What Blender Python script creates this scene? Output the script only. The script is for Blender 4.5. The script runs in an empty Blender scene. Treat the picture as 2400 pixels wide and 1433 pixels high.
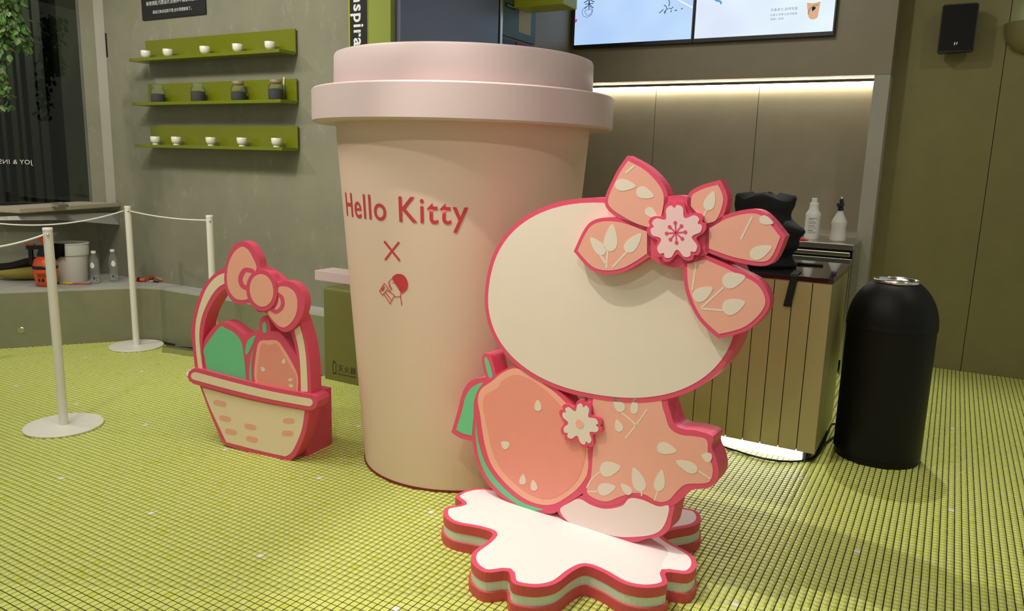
import bpy, bmesh, math, random
import numpy as np
from mathutils import Vector, Matrix
random.seed(7)
scene = bpy.context.scene
COL = scene.collection

# ------------------------------------------------------------------ camera
IMG_W, IMG_H = 2400, 1433
CAM_H, FOC = 1.377, 1787.95
PIT, ROLL, YAW = .1854, .02859, -.5168
_cy, _sy, _cp, _sp = math.cos(YAW), math.sin(YAW), math.cos(PIT), math.sin(PIT)
FWD = Vector((_sy*_cp, _cy*_cp, -_sp)); _R = Vector((_cy, -_sy, 0)); _U = _R.cross(FWD)
RGT = math.cos(ROLL)*_R + math.sin(ROLL)*_U
UPV = -math.sin(ROLL)*_R + math.cos(ROLL)*_U
CAM = Vector((0, 0, CAM_H))
cam_data = bpy.data.cameras.new('camera')
cam_data.sensor_fit = 'HORIZONTAL'; cam_data.sensor_width = 36
cam_data.lens = 36*FOC/IMG_W; cam_data.clip_start = .05; cam_data.clip_end = 80
cam = bpy.data.objects.new('camera', cam_data); COL.objects.link(cam)
m = Matrix((RGT, UPV, -FWD)).transposed().to_4x4(); m.translation = CAM
cam.matrix_world = m
scene.camera = cam

# ------------------------------------------------------------------ view, world, lights
vs = scene.view_settings
vs.view_transform = 'Standard'; vs.look = 'None'; vs.exposure = 0.0; vs.gamma = 1; vs.use_curve_mapping = False
world = bpy.data.worlds.new('world'); scene.world = world; world.use_nodes = True
bg = world.node_tree.nodes['Background']; bg.inputs[0].default_value = (1.0, .96, .86, 1); bg.inputs[1].default_value = .34

def spot(name, loc, target, power, size=70, blend=.6, radius=.06, col=(1, .95, .85)):
    d = bpy.data.lights.new(name, 'SPOT'); d.energy = power; d.spot_size = math.radians(size); d.spot_blend = blend
    d.shadow_soft_size = radius; d.color = col
    o = bpy.data.objects.new(name, d); COL.objects.link(o); o.location = loc
    o.rotation_euler = (Vector(target)-Vector(loc)).to_track_quat('-Z', 'Y').to_euler()
    return o
def area(name, loc, target, power, sx, sy, col=(1, .96, .87)):
    d = bpy.data.lights.new(name, 'AREA'); d.shape = 'RECTANGLE'; d.size = sx; d.size_y = sy; d.energy = power; d.color = col
    o = bpy.data.objects.new(name, d); COL.objects.link(o); o.location = loc
    o.rotation_euler = (Vector(target)-Vector(loc)).to_track_quat('-Z', 'Y').to_euler()
    return o
spot('ceiling_spot_shelves', (-3.2, 1.7, 3.3), (-4.4, 3.65, 1.4), 75, 80, .7, .03)
spot('ceiling_spot_window', (-5.3, 1.5, 3.3), (-5.0, 3.4, 1.0), 75, 85, .7)
spot('ceiling_spot_cup', (-2.9, 0.5, 3.3), (-2.25, 2.5, .4), 70, 70, .7)
spot('ceiling_spot_cutout', (-.7, .1, 3.3), (-.9, 2.3, .4), 61, 70, .7)
spot('ceiling_spot_left', (-1.95, 1.45, 3.3), (-.6, 2.25, 0), 165, 48, .5, .025)
spot('ceiling_spot_bar', (-.42, 5.1, 3.3), (-.05, 3.9, 0), 150, 80, .7, .03)
spot('ceiling_spot_bar_front', (-1.4, 3.9, 3.3), (-1.2, 5.95, 2.5), 46, 80, .8)
spot('fill_spot_right', (1.2, 3.6, 3.3), (.8, 5.6, .3), 46, 100, .8)  # added fill that brightens the right side
area('overhead_soft_fill', (-2.2, 1.6, 3.38), (-2.2, 1.6, 0), 44, 4.0, 1.6)  # broad fill added overhead for soft even light
area('overhead_soft_fill_left', (-3.7, 1.5, 3.38), (-3.7, 1.8, 0), 34, 1.4, .8)  # second added fill, lifts the floor and basket on the left

# ------------------------------------------------------------------ pixel -> place helpers (2400 x 1433 frame)
def ray(x, y): return FWD + RGT*((x-1200)/FOC) - UPV*((y-716.5)/FOC)
def on_z(x, y, z=0.): d = ray(x, y); return CAM + d*((z-CAM_H)/d.z)
def on_y(x, y, Y): d = ray(x, y); return CAM + d*(Y/d.y)
class Plane:
    """vertical plane through o along unit direction u; n points to the viewer's side"""
    def __init__(s, o, u):
        s.o = Vector(o); s.u = Vector((u[0], u[1], 0)).normalized(); s.n = Vector((s.u.y, -s.u.x, 0))
    def px(s, x, y):
        d = ray(x, y); t = (s.o-CAM).dot(s.n)/d.dot(s.n); p = CAM + d*t - s.o
        return (p.dot(s.u), p.z)
    def at(s, a, z, d=0.): return s.o + s.u*a + Vector((0, 0, z)) + s.n*d

# ------------------------------------------------------------------ materials
MATS = {}
def mat(name, col, rough=.55, metal=0., noise=.06, nscale=14., bump=0., bscale=60., spec=.5, emit=None, estr=0., coat=0.):
    if name in MATS: return MATS[name]
    m = bpy.data.materials.new(name); m.use_nodes = True; nt = m.node_tree; b = nt.nodes['Principled BSDF']
    b.inputs['Roughness'].default_value = rough; b.inputs['Metallic'].default_value = metal
    b.inputs['Specular IOR Level'].default_value = spec; b.inputs['Coat Weight'].default_value = coat
    tc = nt.nodes.new('ShaderNodeTexCoord')
    if noise > 0:
        n = nt.nodes.new('ShaderNodeTexNoise'); n.inputs['Scale'].default_value = nscale; n.inputs['Detail'].default_value = 4
        nt.links.new(tc.outputs['Object'], n.inputs['Vector'])
        mx = nt.nodes.new('ShaderNodeMix'); mx.data_type = 'RGBA'
        mx.inputs['A'].default_value = tuple(c*(1-noise) for c in col)+(1,)
        mx.inputs['B'].default_value = tuple(min(1, c*(1+noise)) for c in col)+(1,)
        nt.links.new(n.outputs['Fac'], mx.inputs['Factor']); nt.links.new(mx.outputs['Result'], b.inputs['Base Color'])
    else:
        b.inputs['Base Color'].default_value = tuple(col)+(1,)
    if bump > 0:
        n2 = nt.nodes.new('ShaderNodeTexNoise'); n2.inputs['Scale'].default_value = bscale
        nt.links.new(tc.outputs['Object'], n2.inputs['Vector'])
        bp = nt.nodes.new('ShaderNodeBump'); bp.inputs['Strength'].default_value = bump; bp.inputs['Distance'].default_value = .002
        nt.links.new(n2.outputs['Fac'], bp.inputs['Height']); nt.links.new(bp.outputs['Normal'], b.inputs['Normal'])
    if emit:
        b.inputs['Emission Color'].default_value = tuple(emit)+(1,); b.inputs['Emission Strength'].default_value = estr
    MATS[name] = m
    return m
def srgb(r, g, b):
    f = lambda c: ((c/255+.055)/1.055)**2.4 if c > 10 else c/255/12.92
    return (f(r), f(g), f(b))

M_PINK = mat('pink_board_paint', srgb(226, 82, 112), .45, noise=.03)
M_CREAM = mat('cream_print', srgb(232, 217, 200), .5, noise=.02)
M_TAN = mat('tan_cream_print', srgb(243, 222, 188), .5, noise=.02)
M_SALMON = mat('salmon_print', srgb(238, 172, 152), .5, noise=.03)
M_CORAL = mat('coral_print', srgb(240, 152, 136), .5, noise=.03)
M_PEACH = mat('peach_print', srgb(246, 178, 152), .5, noise=.02)
M_BLUSH = mat('blush_print', srgb(250, 240, 238), .5, noise=.02)
M_PALE = mat('pale_foot_print', srgb(240, 222, 214), .5, noise=.02)
M_PETAL = mat('petal_pink_print', srgb(246, 205, 205), .5, noise=.02)
M_GREEN = mat('mint_green_print', srgb(112, 200, 146), .5, noise=.03)
M_MINT = mat('pale_mint_paint', srgb(205, 218, 196), .5, noise=.03)
M_CRIMSON = mat('crimson_board_paint', srgb(205, 80, 84), .5, noise=.03)
M_CUP = mat('cup_beige_pink', srgb(234, 206, 184), .5, noise=.015, nscale=5)
M_LID = mat('lid_pale_pink', srgb(216, 195, 192), .45, noise=.01, nscale=4)
M_RED = mat('red_lettering', srgb(208, 62, 72), .5, noise=.02)
M_REDEDGE = mat('dark_red_edge', srgb(130, 30, 30), .5)
M_WHITE = mat('white_powder_coat', srgb(232, 230, 218), .42, noise=.02)
M_ROPE = mat('white_rope', srgb(238, 236, 228), .8, noise=.05, nscale=200)
M_BLACK = mat('black_matte_paint', srgb(11, 12, 10), .5, noise=.08, spec=.28)
M_BLACKGLOSS = mat('black_gloss_top', srgb(18, 18, 18), .06, noise=.02, coat=.4)
M_FABRIC = mat('black_fabric', srgb(16, 16, 17), .85, noise=.2, nscale=60, bump=.5, bscale=120)
M_CHROME = mat('chrome', (.8, .8, .78), .18, 1.0, noise=.02)
M_STEEL = mat('brushed_steel', (.55, .53, .47), .28, 1.0, noise=.05, nscale=3)
M_OLIVE = mat('olive_metal', srgb(172, 164, 116), .34, .2, noise=.05, nscale=6)
M_OLIVEDARK = mat('dark_olive_metal', srgb(112, 110, 56), .34, .1, noise=.05, nscale=6)
M_SHELF = mat('green_acrylic', srgb(112, 120, 14), .25, noise=.04, nscale=5)
M_LIME = mat('lime_panel', srgb(148, 160, 70), .4, noise=.04, nscale=5)
M_LIMEBOX = mat('lime_box', srgb(170, 182, 20), .35, noise=.03)
M_CHINA = mat('white_porcelain', srgb(236, 234, 220), .25, noise=.02)
M_TEA = mat('dark_tea_leaves', srgb(26, 18, 12), .8, noise=.5, nscale=160, bump=1, bscale=200)
M_LIDWOOD = mat('jar_lid_wood', srgb(150, 130, 92), .55, noise=.1)
M_SIGN = mat('black_sign', srgb(24, 25, 24), .5, noise=.05)
M_LETTER = mat('white_lettering', srgb(238, 238, 236), .6, noise=.01)
M_BLACKLET = mat('black_lettering', srgb(14, 14, 12), .6, noise=.01)
M_ORANGE = mat('orange_plastic', srgb(238, 92, 38), .4, noise=.03)
M_BPLAST = mat('black_plastic', srgb(20, 20, 20), .35, noise=.05)
M_YELLOW = mat('yellow_plastic', srgb(232, 190, 30), .4, noise=.04)
M_REDPL = mat('red_plastic', srgb(205, 42, 34), .4, noise=.04)
M_WOOD = mat('light_wood', srgb(178, 128, 78), .55, noise=.12, nscale=30)
M_BUCKET = mat('white_translucent_plastic', srgb(214, 212, 204), .4, noise=.02)
M_LABELW = mat('white_label', srgb(240, 240, 234), .5, noise=.01)
M_NAVY = mat('navy_plastic', srgb(24, 28, 62), .4, noise=.03)
M_TEAL = mat('teal_board', srgb(72, 98, 94), .5, noise=.05)
M_PAPER = mat('paper_sheet', srgb(188, 176, 148), .7, noise=.04)
M_NAVYB = mat('navy_board', srgb(44, 58, 84), .5, noise=.05)
M_REDB = mat('red_board', srgb(120, 44, 40), .5, noise=.05)
M_BLUEPANEL = mat('blue_grey_panel', srgb(112, 120, 148), .35, noise=.03, nscale=3)
M_LEAF = mat('ivy_leaf', srgb(80, 122, 52), .5, noise=.3, nscale=8)
M_LEAF2 = mat('pale_ivy_leaf', srgb(112, 128, 88), .55, noise=.3, nscale=8)
M_STEM = mat('ivy_stem', srgb(120, 118, 84), .7, noise=.2)
M_GRASSMARK = mat('green_doodle', srgb(40, 70, 60), .6)

def concrete(name, c1, c2, rough=.75, fleck=.0, scale=2.2):
    m = bpy.data.materials.new(name); m.use_nodes = True; nt = m.node_tree; b = nt.nodes['Principled BSDF']
    b.inputs['Roughness'].default_value = rough; b.inputs['Specular IOR Level'].default_value = .3
    tc = nt.nodes.new('ShaderNodeTexCoord')
    n = nt.nodes.new('ShaderNodeTexNoise'); n.inputs['Scale'].default_value = scale; n.inputs['Detail'].default_value = 7; n.inputs['Roughness'].default_value = .62
    nt.links.new(tc.outputs['Object'], n.inputs['Vector'])
    r = nt.nodes.new('ShaderNodeValToRGB'); r.color_ramp.elements[0].position = .3; r.color_ramp.elements[1].position = .7
    r.color_ramp.elements[0].color = tuple(c1)+(1,); r.color_ramp.elements[1].color = tuple(c2)+(1,)
    nt.links.new(n.outputs['Fac'], r.inputs['Fac'])
    out = r.outputs['Color']
    if fleck:
        mp = nt.nodes.new('ShaderNodeMapping'); mp.inputs['Scale'].default_value = (11, 11, 6); mp.inputs['Rotation'].default_value = (.3, .4, .2)
        nt.links.new(tc.outputs['Object'], mp.inputs['Vector'])
        n2 = nt.nodes.new('ShaderNodeTexNoise'); n2.inputs['Scale'].default_value = 1.0; n2.inputs['Detail'].default_value = 6; n2.inputs['Roughness'].default_value = .75
        nt.links.new(mp.outputs['Vector'], n2.inputs['Vector'])
        r2 = nt.nodes.new('ShaderNodeValToRGB'); r2.color_ramp.elements[0].position = .57; r2.color_ramp.elements[1].position = .72
        nt.links.new(n2.outputs['Fac'], r2.inputs['Fac'])
        mx = nt.nodes.new('ShaderNodeMix'); mx.data_type = 'RGBA'; mx.blend_type = 'ADD'; mx.inputs['B'].default_value = (fleck, fleck, fleck, 1)
        nt.links.new(r2.outputs['Color'], mx.inputs['Factor']); nt.links.new(out, mx.inputs['A']); out = mx.outputs['Result']
    nt.links.new(out, b.inputs['Base Color'])
    bp = nt.nodes.new('ShaderNodeBump'); bp.inputs['Strength'].default_value = .15; bp.inputs['Distance'].default_value = .004
    nt.links.new(n.outputs['Fac'], bp.inputs['Height']); nt.links.new(bp.outputs['Normal'], b.inputs['Normal'])
    return m
M_CONC = concrete('grey_concrete_plaster', srgb(130, 130, 110), srgb(146, 144, 123), .7, .075)
M_BENCH = concrete('bench_cement', srgb(128, 129, 100), srgb(142, 142, 112), .55, .03)
M_BENCHTOP = concrete('bench_top_cement', srgb(172, 172, 164), srgb(186, 186, 178), .45, .0)
M_BARWALL = concrete('taupe_metal_panel', srgb(142, 133, 112), srgb(150, 140, 119), .42, .0, 5)
M_RWALL = concrete('olive_beige_panel', srgb(126, 120, 76), srgb(133, 126, 81), .5, .0, 5)
M_CEIL = concrete('ceiling_paint', srgb(150, 146, 134), srgb(158, 154, 142), .8)
M_JAMB = concrete('pale_grey_jamb', srgb(162, 160, 146), srgb(172, 169, 155), .5)
M_DARKEXT = concrete('dark_exterior', srgb(30, 34, 30), srgb(44, 48, 42), .8)
M_RIB = concrete('exterior_rib', srgb(92, 94, 84), srgb(118, 118, 104), .7)
M_GROUT = concrete('dark_grout', srgb(34, 31, 12), srgb(44, 40, 16), .85, 0, 30)

def tile_material(name, attr):
    m = bpy.data.materials.new(name); m.use_nodes = True; nt = m.node_tree; b = nt.nodes['Principled BSDF']
    b.inputs['Roughness'].default_value = .34; b.inputs['Specular IOR Level'].default_value = .45
    if attr:
        a = nt.nodes.new('ShaderNodeAttribute'); a.attribute_name = 'tone'; src = a.outputs['Fac']
    else:
        a = nt.nodes.new('ShaderNodeObjectInfo'); src = a.outputs['Random']
    r = nt.nodes.new('ShaderNodeValToRGB'); r.color_ramp.elements[0].color = srgb(212, 221, 114)+(1,); r.color_ramp.elements[1].color = srgb(224, 230, 138)+(1,)
    e = r.color_ramp.elements.new(.93); e.color = srgb(218, 225, 126)+(1,)
    e = r.color_ramp.elements.new(.97); e.color = srgb(206, 214, 78)+(1,)
    nt.links.new(src, r.inputs['Fac']); nt.links.new(r.outputs['Color'], b.inputs['Base Color'])
    return m
M_TILE = tile_material('lime_mosaic_glaze', True)
M_TILE1 = tile_material('lime_mosaic_glaze_single', False)
M_TILEW = mat('white_mosaic_glaze', srgb(238, 238, 232), .25, noise=.01)

def glass(name, tint=(1, 1, 1), fres=1.45, rough=.01, haze=0.):
    m = bpy.data.materials.new(name); m.use_nodes = True; nt = m.node_tree; nt.nodes.clear()
    o = nt.nodes.new('ShaderNodeOutputMaterial'); t = nt.nodes.new('ShaderNodeBsdfTransparent'); g = nt.nodes.new('ShaderNodeBsdfGlossy')
    t.inputs[0].default_value = tuple(tint)+(1,); g.inputs['Roughness'].default_value = rough
    f = nt.nodes.new('ShaderNodeFresnel'); f.inputs[0].default_value = fres
    mx = nt.nodes.new('ShaderNodeMixShader'); nt.links.new(f.outputs[0], mx.inputs[0]); nt.links.new(t.outputs[0], mx.inputs[1]); nt.links.new(g.outputs[0], mx.inputs[2])
    if haze:
        df = nt.nodes.new('ShaderNodeBsdfDiffuse'); df.inputs[0].default_value = (.9, .92, .95, 1); m2 = nt.nodes.new('ShaderNodeMixShader'); m2.inputs[0].default_value = haze
        nt.links.new(mx.outputs[0], m2.inputs[1]); nt.links.new(df.outputs[0], m2.inputs[2]); mx = m2
    nt.links.new(mx.outputs[0], o.inputs[0]); return m
M_GLASS = glass('window_glass', (.62, .66, .6))
M_JARGLASS = glass('jar_glass', (.97, .98, .95), fres=1.12, haze=.05)
M_PET = glass('clear_plastic', (.97, .98, .99), fres=1.1, haze=.10)

def emission(name, col, strength):
    m = bpy.data.materials.new(name); m.use_nodes = True; nt = m.node_tree; nt.nodes.clear()
    o = nt.nodes.new('ShaderNodeOutputMaterial'); e = nt.nodes.new('ShaderNodeEmission')
    e.inputs[0].default_value = tuple(col)+(1,); e.inputs[1].default_value = strength
    nt.links.new(e.outputs[0], o.inputs[0]); return m
def screen_mat(name, c1, c2, s):
    m = emission(name, c1, s); nt = m.node_tree; e = [n for n in nt.nodes if n.type == 'EMISSION'][0]
    tc = nt.nodes.new('ShaderNodeTexCoord'); n = nt.nodes.new('ShaderNodeTexNoise'); n.inputs['Scale'].default_value = 2.2; n.inputs['Detail'].default_value = 1
    nt.links.new(tc.outputs['Object'], n.inputs['Vector'])
    r = nt.nodes.new('ShaderNodeValToRGB'); r.color_ramp.elements[0].color = tuple(c1)+(1,); r.color_ramp.elements[1].color = tuple(c2)+(1,)
    r.color_ramp.elements[0].position = .35; r.color_ramp.elements[1].position = .65
    nt.links.new(n.outputs['Fac'], r.inputs['Fac']); nt.links.new(r.outputs['Color'], e.inputs[0]); return m
M_LED = emission('led_strip_light', (1, .93, .76), 48)
M_PLINTH = emission('lit_plinth', (1, 1, .93), 9)
M_SCR1 = screen_mat('screen_blue_image', srgb(180, 208, 250), srgb(196, 226, 255), 1.0)
M_SCR2 = screen_mat('screen_white_image', srgb(222, 232, 252), srgb(235, 252, 254), 1.0)
M_INK = emission('screen_ink', srgb(30, 40, 70), 1.0)
M_INKG = emission('screen_ink_grey', srgb(110, 120, 160), 1.0)
M_INKBLUE = emission('screen_ink_blue', srgb(90, 160, 215), 1.0)
M_INKRED = emission('screen_ink_red', srgb(205, 60, 110), 1.0)
M_INKTEA = emission('screen_tea', srgb(222, 176, 138), 1.0)
M_INKWHITE = emission('screen_white', srgb(250, 250, 250), 1.0)
M_INKGREY2 = emission('screen_badge', srgb(150, 140, 110), 1.0)

# ------------------------------------------------------------------ mesh helpers
def link(o, parent=None):
    COL.objects.link(o)
    if parent is not None:
        o.parent = parent
        o.matrix_parent_inverse = Matrix.Identity(4)
    return o
def tag(o, label, cat=None, group=None, kind=None):
    if label: o['label'] = label
    if cat: o['category'] = cat
    if group: o['group'] = group
    if kind: o['kind'] = kind
    return o
def empty(name, loc, label=None, cat=None, group=None, rz=0.):
    o = bpy.data.objects.new(name, None); o.empty_display_size = .1
    COL.objects.link(o); o.location = loc; o.rotation_euler = (0, 0, rz)
    tag(o, label, cat, group); return o
def build(name, bm, material, parent=None, smooth=False, loc=None, angle=None):
    """world-space bmesh -> object whose origin sits at loc (or at the parent's)"""
    me = bpy.data.meshes.new(name)
    bmesh.ops.recalc_face_normals(bm, faces=bm.faces[:])
    if parent is not None and loc is None:
        pm = parent_world(parent).inverted(); bm.transform(pm)
    elif loc is not None:
        bm.transform(Matrix.Translation(-Vector(loc)))
    bm.to_mesh(me); bm.free()
    if smooth:
        for p in me.polygons: p.use_smooth = True
        if angle: me.set_sharp_from_angle(angle=math.radians(angle))
    me.materials.append(material)
    o = bpy.data.objects.new(name, me); link(o, parent)
    if loc is not None and parent is None: o.location = loc
    return o
def parent_world(p):
    m = Matrix.LocRotScale(p.location, p.rotation_euler, p.scale)
    if p.parent is not None: m = parent_world(p.parent) @ m
    return m
def boxbm(p0, p1, bm=None, bevel=0., rot=None):
    b2 = bmesh.new(); r = bmesh.ops.create_cube(b2, size=1)
    c = (Vector(p0)+Vector(p1))/2; s = Vector(p1)-Vector(p0)
    b2.transform(Matrix.Diagonal((abs(s.x), abs(s.y), abs(s.z), 1)))
    if bevel: bmesh.ops.bevel(b2, geom=b2.edges[:], offset=bevel, segments=2, affect='EDGES', profile=.6)
    b2.transform((Matrix.Translation(c)) @ (rot if rot else Matrix.Identity(4)))
    return merge(bm, b2)
def merge(bm, b2):
    if bm is None: return b2
    me = bpy.data.meshes.new('tmp'); b2.to_mesh(me); b2.free(); bm.from_mesh(me); bpy.data.meshes.remove(me); return bm
def lathe(profile, center=(0, 0, 0), seg=48, bm=None, cap=False):
    b2 = bmesh.new(); rings = []
    for r, z in profile:
        if r < 1e-6: rings.append([b2.verts.new((0, 0, z))])
        else: rings.append([b2.verts.new((r*math.cos(2*math.pi*i/seg), r*math.sin(2*math.pi*i/seg), z)) for i in range(seg)])
    for a, b in zip(rings, rings[1:]):
        if len(a) == 1 and len(b) == 1: continue
        for i in range(seg):
            j = (i+1) % seg
            if len(a) == 1: b2.faces.new((a[0], b[i], b[j]))
            elif len(b) == 1: b2.faces.new((a[i], a[j], b[0]))
            else: b2.faces.new((a[i], a[j], b[j], b[i]))
    b2.transform(Matrix.Translation(Vector(center)))
    return merge(bm, b2)
def tube(pts, r, seg=8, bm=None, taper=None):
    b2 = bmesh.new(); pts = [Vector(p) for p in pts]; rings = []; prev = None
    for i, p in enumerate(pts):
        t = (pts[min(i+1, len(pts)-1)]-pts[max(i-1, 0)]).normalized()
        if prev is None:
            a = Vector((0, 0, 1)) if abs(t.z) < .9 else Vector((1, 0, 0)); x = t.cross(a).normalized()
        else: x = (prev - t*prev.dot(t)).normalized()
        prev = x; y = t.cross(x); rr = r if taper is None else r*taper[i]
        rings.append([b2.verts.new(p+(x*math.cos(2*math.pi*k/seg)+y*math.sin(2*math.pi*k/seg))*rr) for k in range(seg)])
    for a, b in zip(rings, rings[1:]):
        for k in range(seg): b2.faces.new((a[k], a[(k+1) % seg], b[(k+1) % seg], b[k]))
    b2.faces.new(rings[0][::-1]); b2.faces.new(rings[-1])
    return merge(bm, b2)
def crom(pts, n=8, closed=True):
    """Catmull-Rom through 2D points; a point given as (x, y, 1) is a sharp corner"""
    out = []; N = len(pts); rng = range(N if closed else N-1)
    for i in rng:
        p1, p2 = pts[i], pts[(i+1) % N]
        p0 = pts[i-1] if (closed or i > 0) else p1
        p3 = pts[(i+2) % N] if (closed or i+2 < N) else p2
        if len(p1) > 2: p0 = p1
        if len(p2) > 2: p3 = p2
        for k in range(n):
            t = k/n; t2, t3 = t*t, t*t*t
            out.append(tuple(.5*((2*p1[c])+(-p0[c]+p2[c])*t+(2*p0[c]-5*p1[c]+4*p2[c]-p3[c])*t2+(-p0[c]+3*p1[c]-3*p2[c]+p3[c])*t3) for c in (0, 1)))
    if not closed: out.append(tuple(pts[-1][:2]))
    return out
def inset(poly, d):
    """shrink a closed 2D outline by d"""
    N = len(poly); ar = sum(poly[i][0]*poly[(i+1) % N][1]-poly[(i+1) % N][0]*poly[i][1] for i in range(N)); s = 1 if ar > 0 else -1
    out = []
    for i in range(N):
        a, b, c = poly[i-1], poly[i], poly[(i+1) % N]
        e1 = Vector((b[0]-a[0], b[1]-a[1])); e2 = Vector((c[0]-b[0], c[1]-b[1]))
        if e1.length < 1e-9 or e2.length < 1e-9: continue
        n1 = Vector((-e1.y, e1.x)).normalized()*s; n2 = Vector((-e2.y, e2.x)).normalized()*s
        q = n1+n2; L = max(.35, q.length/2); q = q.normalized() if q.length > 1e-6 else n1
        out.append((b[0]+q.x*d/L, b[1]+q.y*d/L))
    return out
def slab(poly, frame, d0, d1, bm=None, bevel=0.):
    """closed 2D outline (a, z) in a plane -> solid between offsets d0 (back) and d1 (front)"""
    b2 = bmesh.new()
    f = [b2.verts.new(frame(a, z, d1)) for a, z in poly]; k = [b2.verts.new(frame(a, z, d0)) for a, z in poly]
    N = len(poly); fr = b2.faces.new(f); bk = b2.faces.new(k[::-1])
    for i in range(N): b2.faces.new((f[i], k[i], k[(i+1) % N], f[(i+1) % N]))
    bmesh.ops.recalc_face_normals(b2, faces=b2.faces[:])
    bmesh.ops.triangulate(b2, faces=[fr, bk], quad_method='BEAUTY', ngon_method='EAR_CLIP')
    return merge(bm, b2)
def stroke(pts, w, n=10):
    """2D polyline -> closed outline of width w with round ends"""
    c = crom(pts, n, False) if len(pts) > 2 else [tuple(p[:2]) for p in pts]
    L, R = [], []
    for i, p in enumerate(c):
        a = c[max(i-1, 0)]; b = c[min(i+1, len(c)-1)]; t = Vector((b[0]-a[0], b[1]-a[1])).normalized(); nn = Vector((-t.y, t.x))*w/2
        L.append((p[0]+nn.x, p[1]+nn.y)); R.append((p[0]-nn.x, p[1]-nn.y))
    def capp(p, q, ctr, steps=5):
        v = Vector((p[0]-ctr[0], p[1]-ctr[1])); out = []
        for k in range(1, steps):
            an = -math.pi*k/steps; out.append((ctr[0]+v.x*math.cos(an)-v.y*math.sin(an), ctr[1]+v.x*math.sin(an)+v.y*math.cos(an)))
        return out
    return L + capp(L[-1], R[-1], c[-1]) + R[::-1] + capp(R[0], L[0], c[0])
def ellipse(cx, cy, rx, ry, rot=0., n=40, p=2.):
    out = []
    for i in range(n):
        t = 2*math.pi*i/n; c, s = math.cos(t), math.sin(t)
        x = rx*math.copysign(abs(c)**(2/p), c); y = ry*math.copysign(abs(s)**(2/p), s)
        out.append((cx+x*math.cos(rot)-y*math.sin(rot), cy+x*math.sin(rot)+y*math.cos(rot)))
    return out
def drop(cx, cy, L, W, ang, n=18):
    """pointed leaf / seed outline, tip along ang"""
    out = []
    for i in range(n):
        t = 2*math.pi*i/n; x = math.cos(t)*L/2; y = math.sin(t)*W/2*(1-.45*math.cos(t))
        out.append((cx+x*math.cos(ang)-y*math.sin(ang), cy+x*math.sin(ang)+y*math.cos(ang)))
    return out

# ------------------------------------------------------------------ lettering (built first, as meshes)
def text_mesh(body, size=1., spacing=1., offset=0., align='LEFT', line=1.):
    c = bpy.data.curves.new('lettering', 'FONT'); c.body = body; c.size = size; c.space_character = spacing; c.offset = offset
    c.align_x = align; c.space_line = line; c.resolution_u = 4
    o = bpy.data.objects.new('lettering', c); COL.objects.link(o)
    dg = bpy.context.evaluated_depsgraph_get(); dg.update()
    me = bpy.data.meshes.new_from_object(o.evaluated_get(dg), depsgraph=dg)
    bpy.data.objects.remove(o); bpy.data.curves.remove(c)
    return me
def place_text(name, me, material, parent, fn, subdiv=0):
    """map every vertex of a flat text mesh through fn(x, y) -> world point"""
    bm = bmesh.new(); bm.from_mesh(me)
    if subdiv:
        bmesh.ops.triangulate(bm, faces=bm.faces[:]); bmesh.ops.subdivide_edges(bm, edges=bm.edges[:], cuts=subdiv)
    for v in bm.verts: v.co = fn(v.co.x, v.co.y)
    o = build(name, bm, material, parent); return o
def text_size(me):
    xs = [v.co.x for v in me.vertices]; ys = [v.co.y for v in me.vertices]; return min(xs), max(xs), min(ys), max(ys)
TX_CUP = text_mesh('Hello Kitty', 1, 1.08, .004)
TX_FIRE = text_mesh('灭火器', 1, 1.05)
TX_FIRE_EN = text_mesh('FIRE EXTINGUISHER', 1, 1.0, .012)
TX_SIGN = text_mesh('Inspiration', 1, 1.12, .022)
TX_JOY = text_mesh('JOY & INSPIRATION', 1, 1.05)
TX_PLQ1 = text_mesh('新奇搭配,巧思设计,灵感并不需要刻意找', 1, 1.0)
TX_PLQ2 = text_mesh('给自己来点出其不意,也许灵感就来了。', 1, 1.0)
TX_SCR = [text_mesh(t, 1, 1.12) for t in ('花香奇兰,自带花香', '红富士苹果与金凤梨香', '特调一杯茶')]
TX_SCRBIG = text_mesh('果', 1)
TX_SCRBIG2 = text_mesh('木', 1)
TX_BOARD = text_mesh('营业信息公示栏', 1)

# ================================================================== THE SETTING
def struct(o): o['kind'] = 'structure'; return o
CEIL_Z = 3.45
WALL_Y, BAR_Y, BARBACK_Y, RW_Y, SIDE_X = 3.65, 6.0, 6.3, 6.2, -2.91
WD = Vector((.6, .8, 0)); WN = Vector((.8, -.6, 0)); W0 = Vector((-5.64, 3.65, 0))   # window wall direction, room-side normal, corner
def wpt(t, off, z): return W0 - WD*t + WN*off + Vector((0, 0, z))

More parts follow.
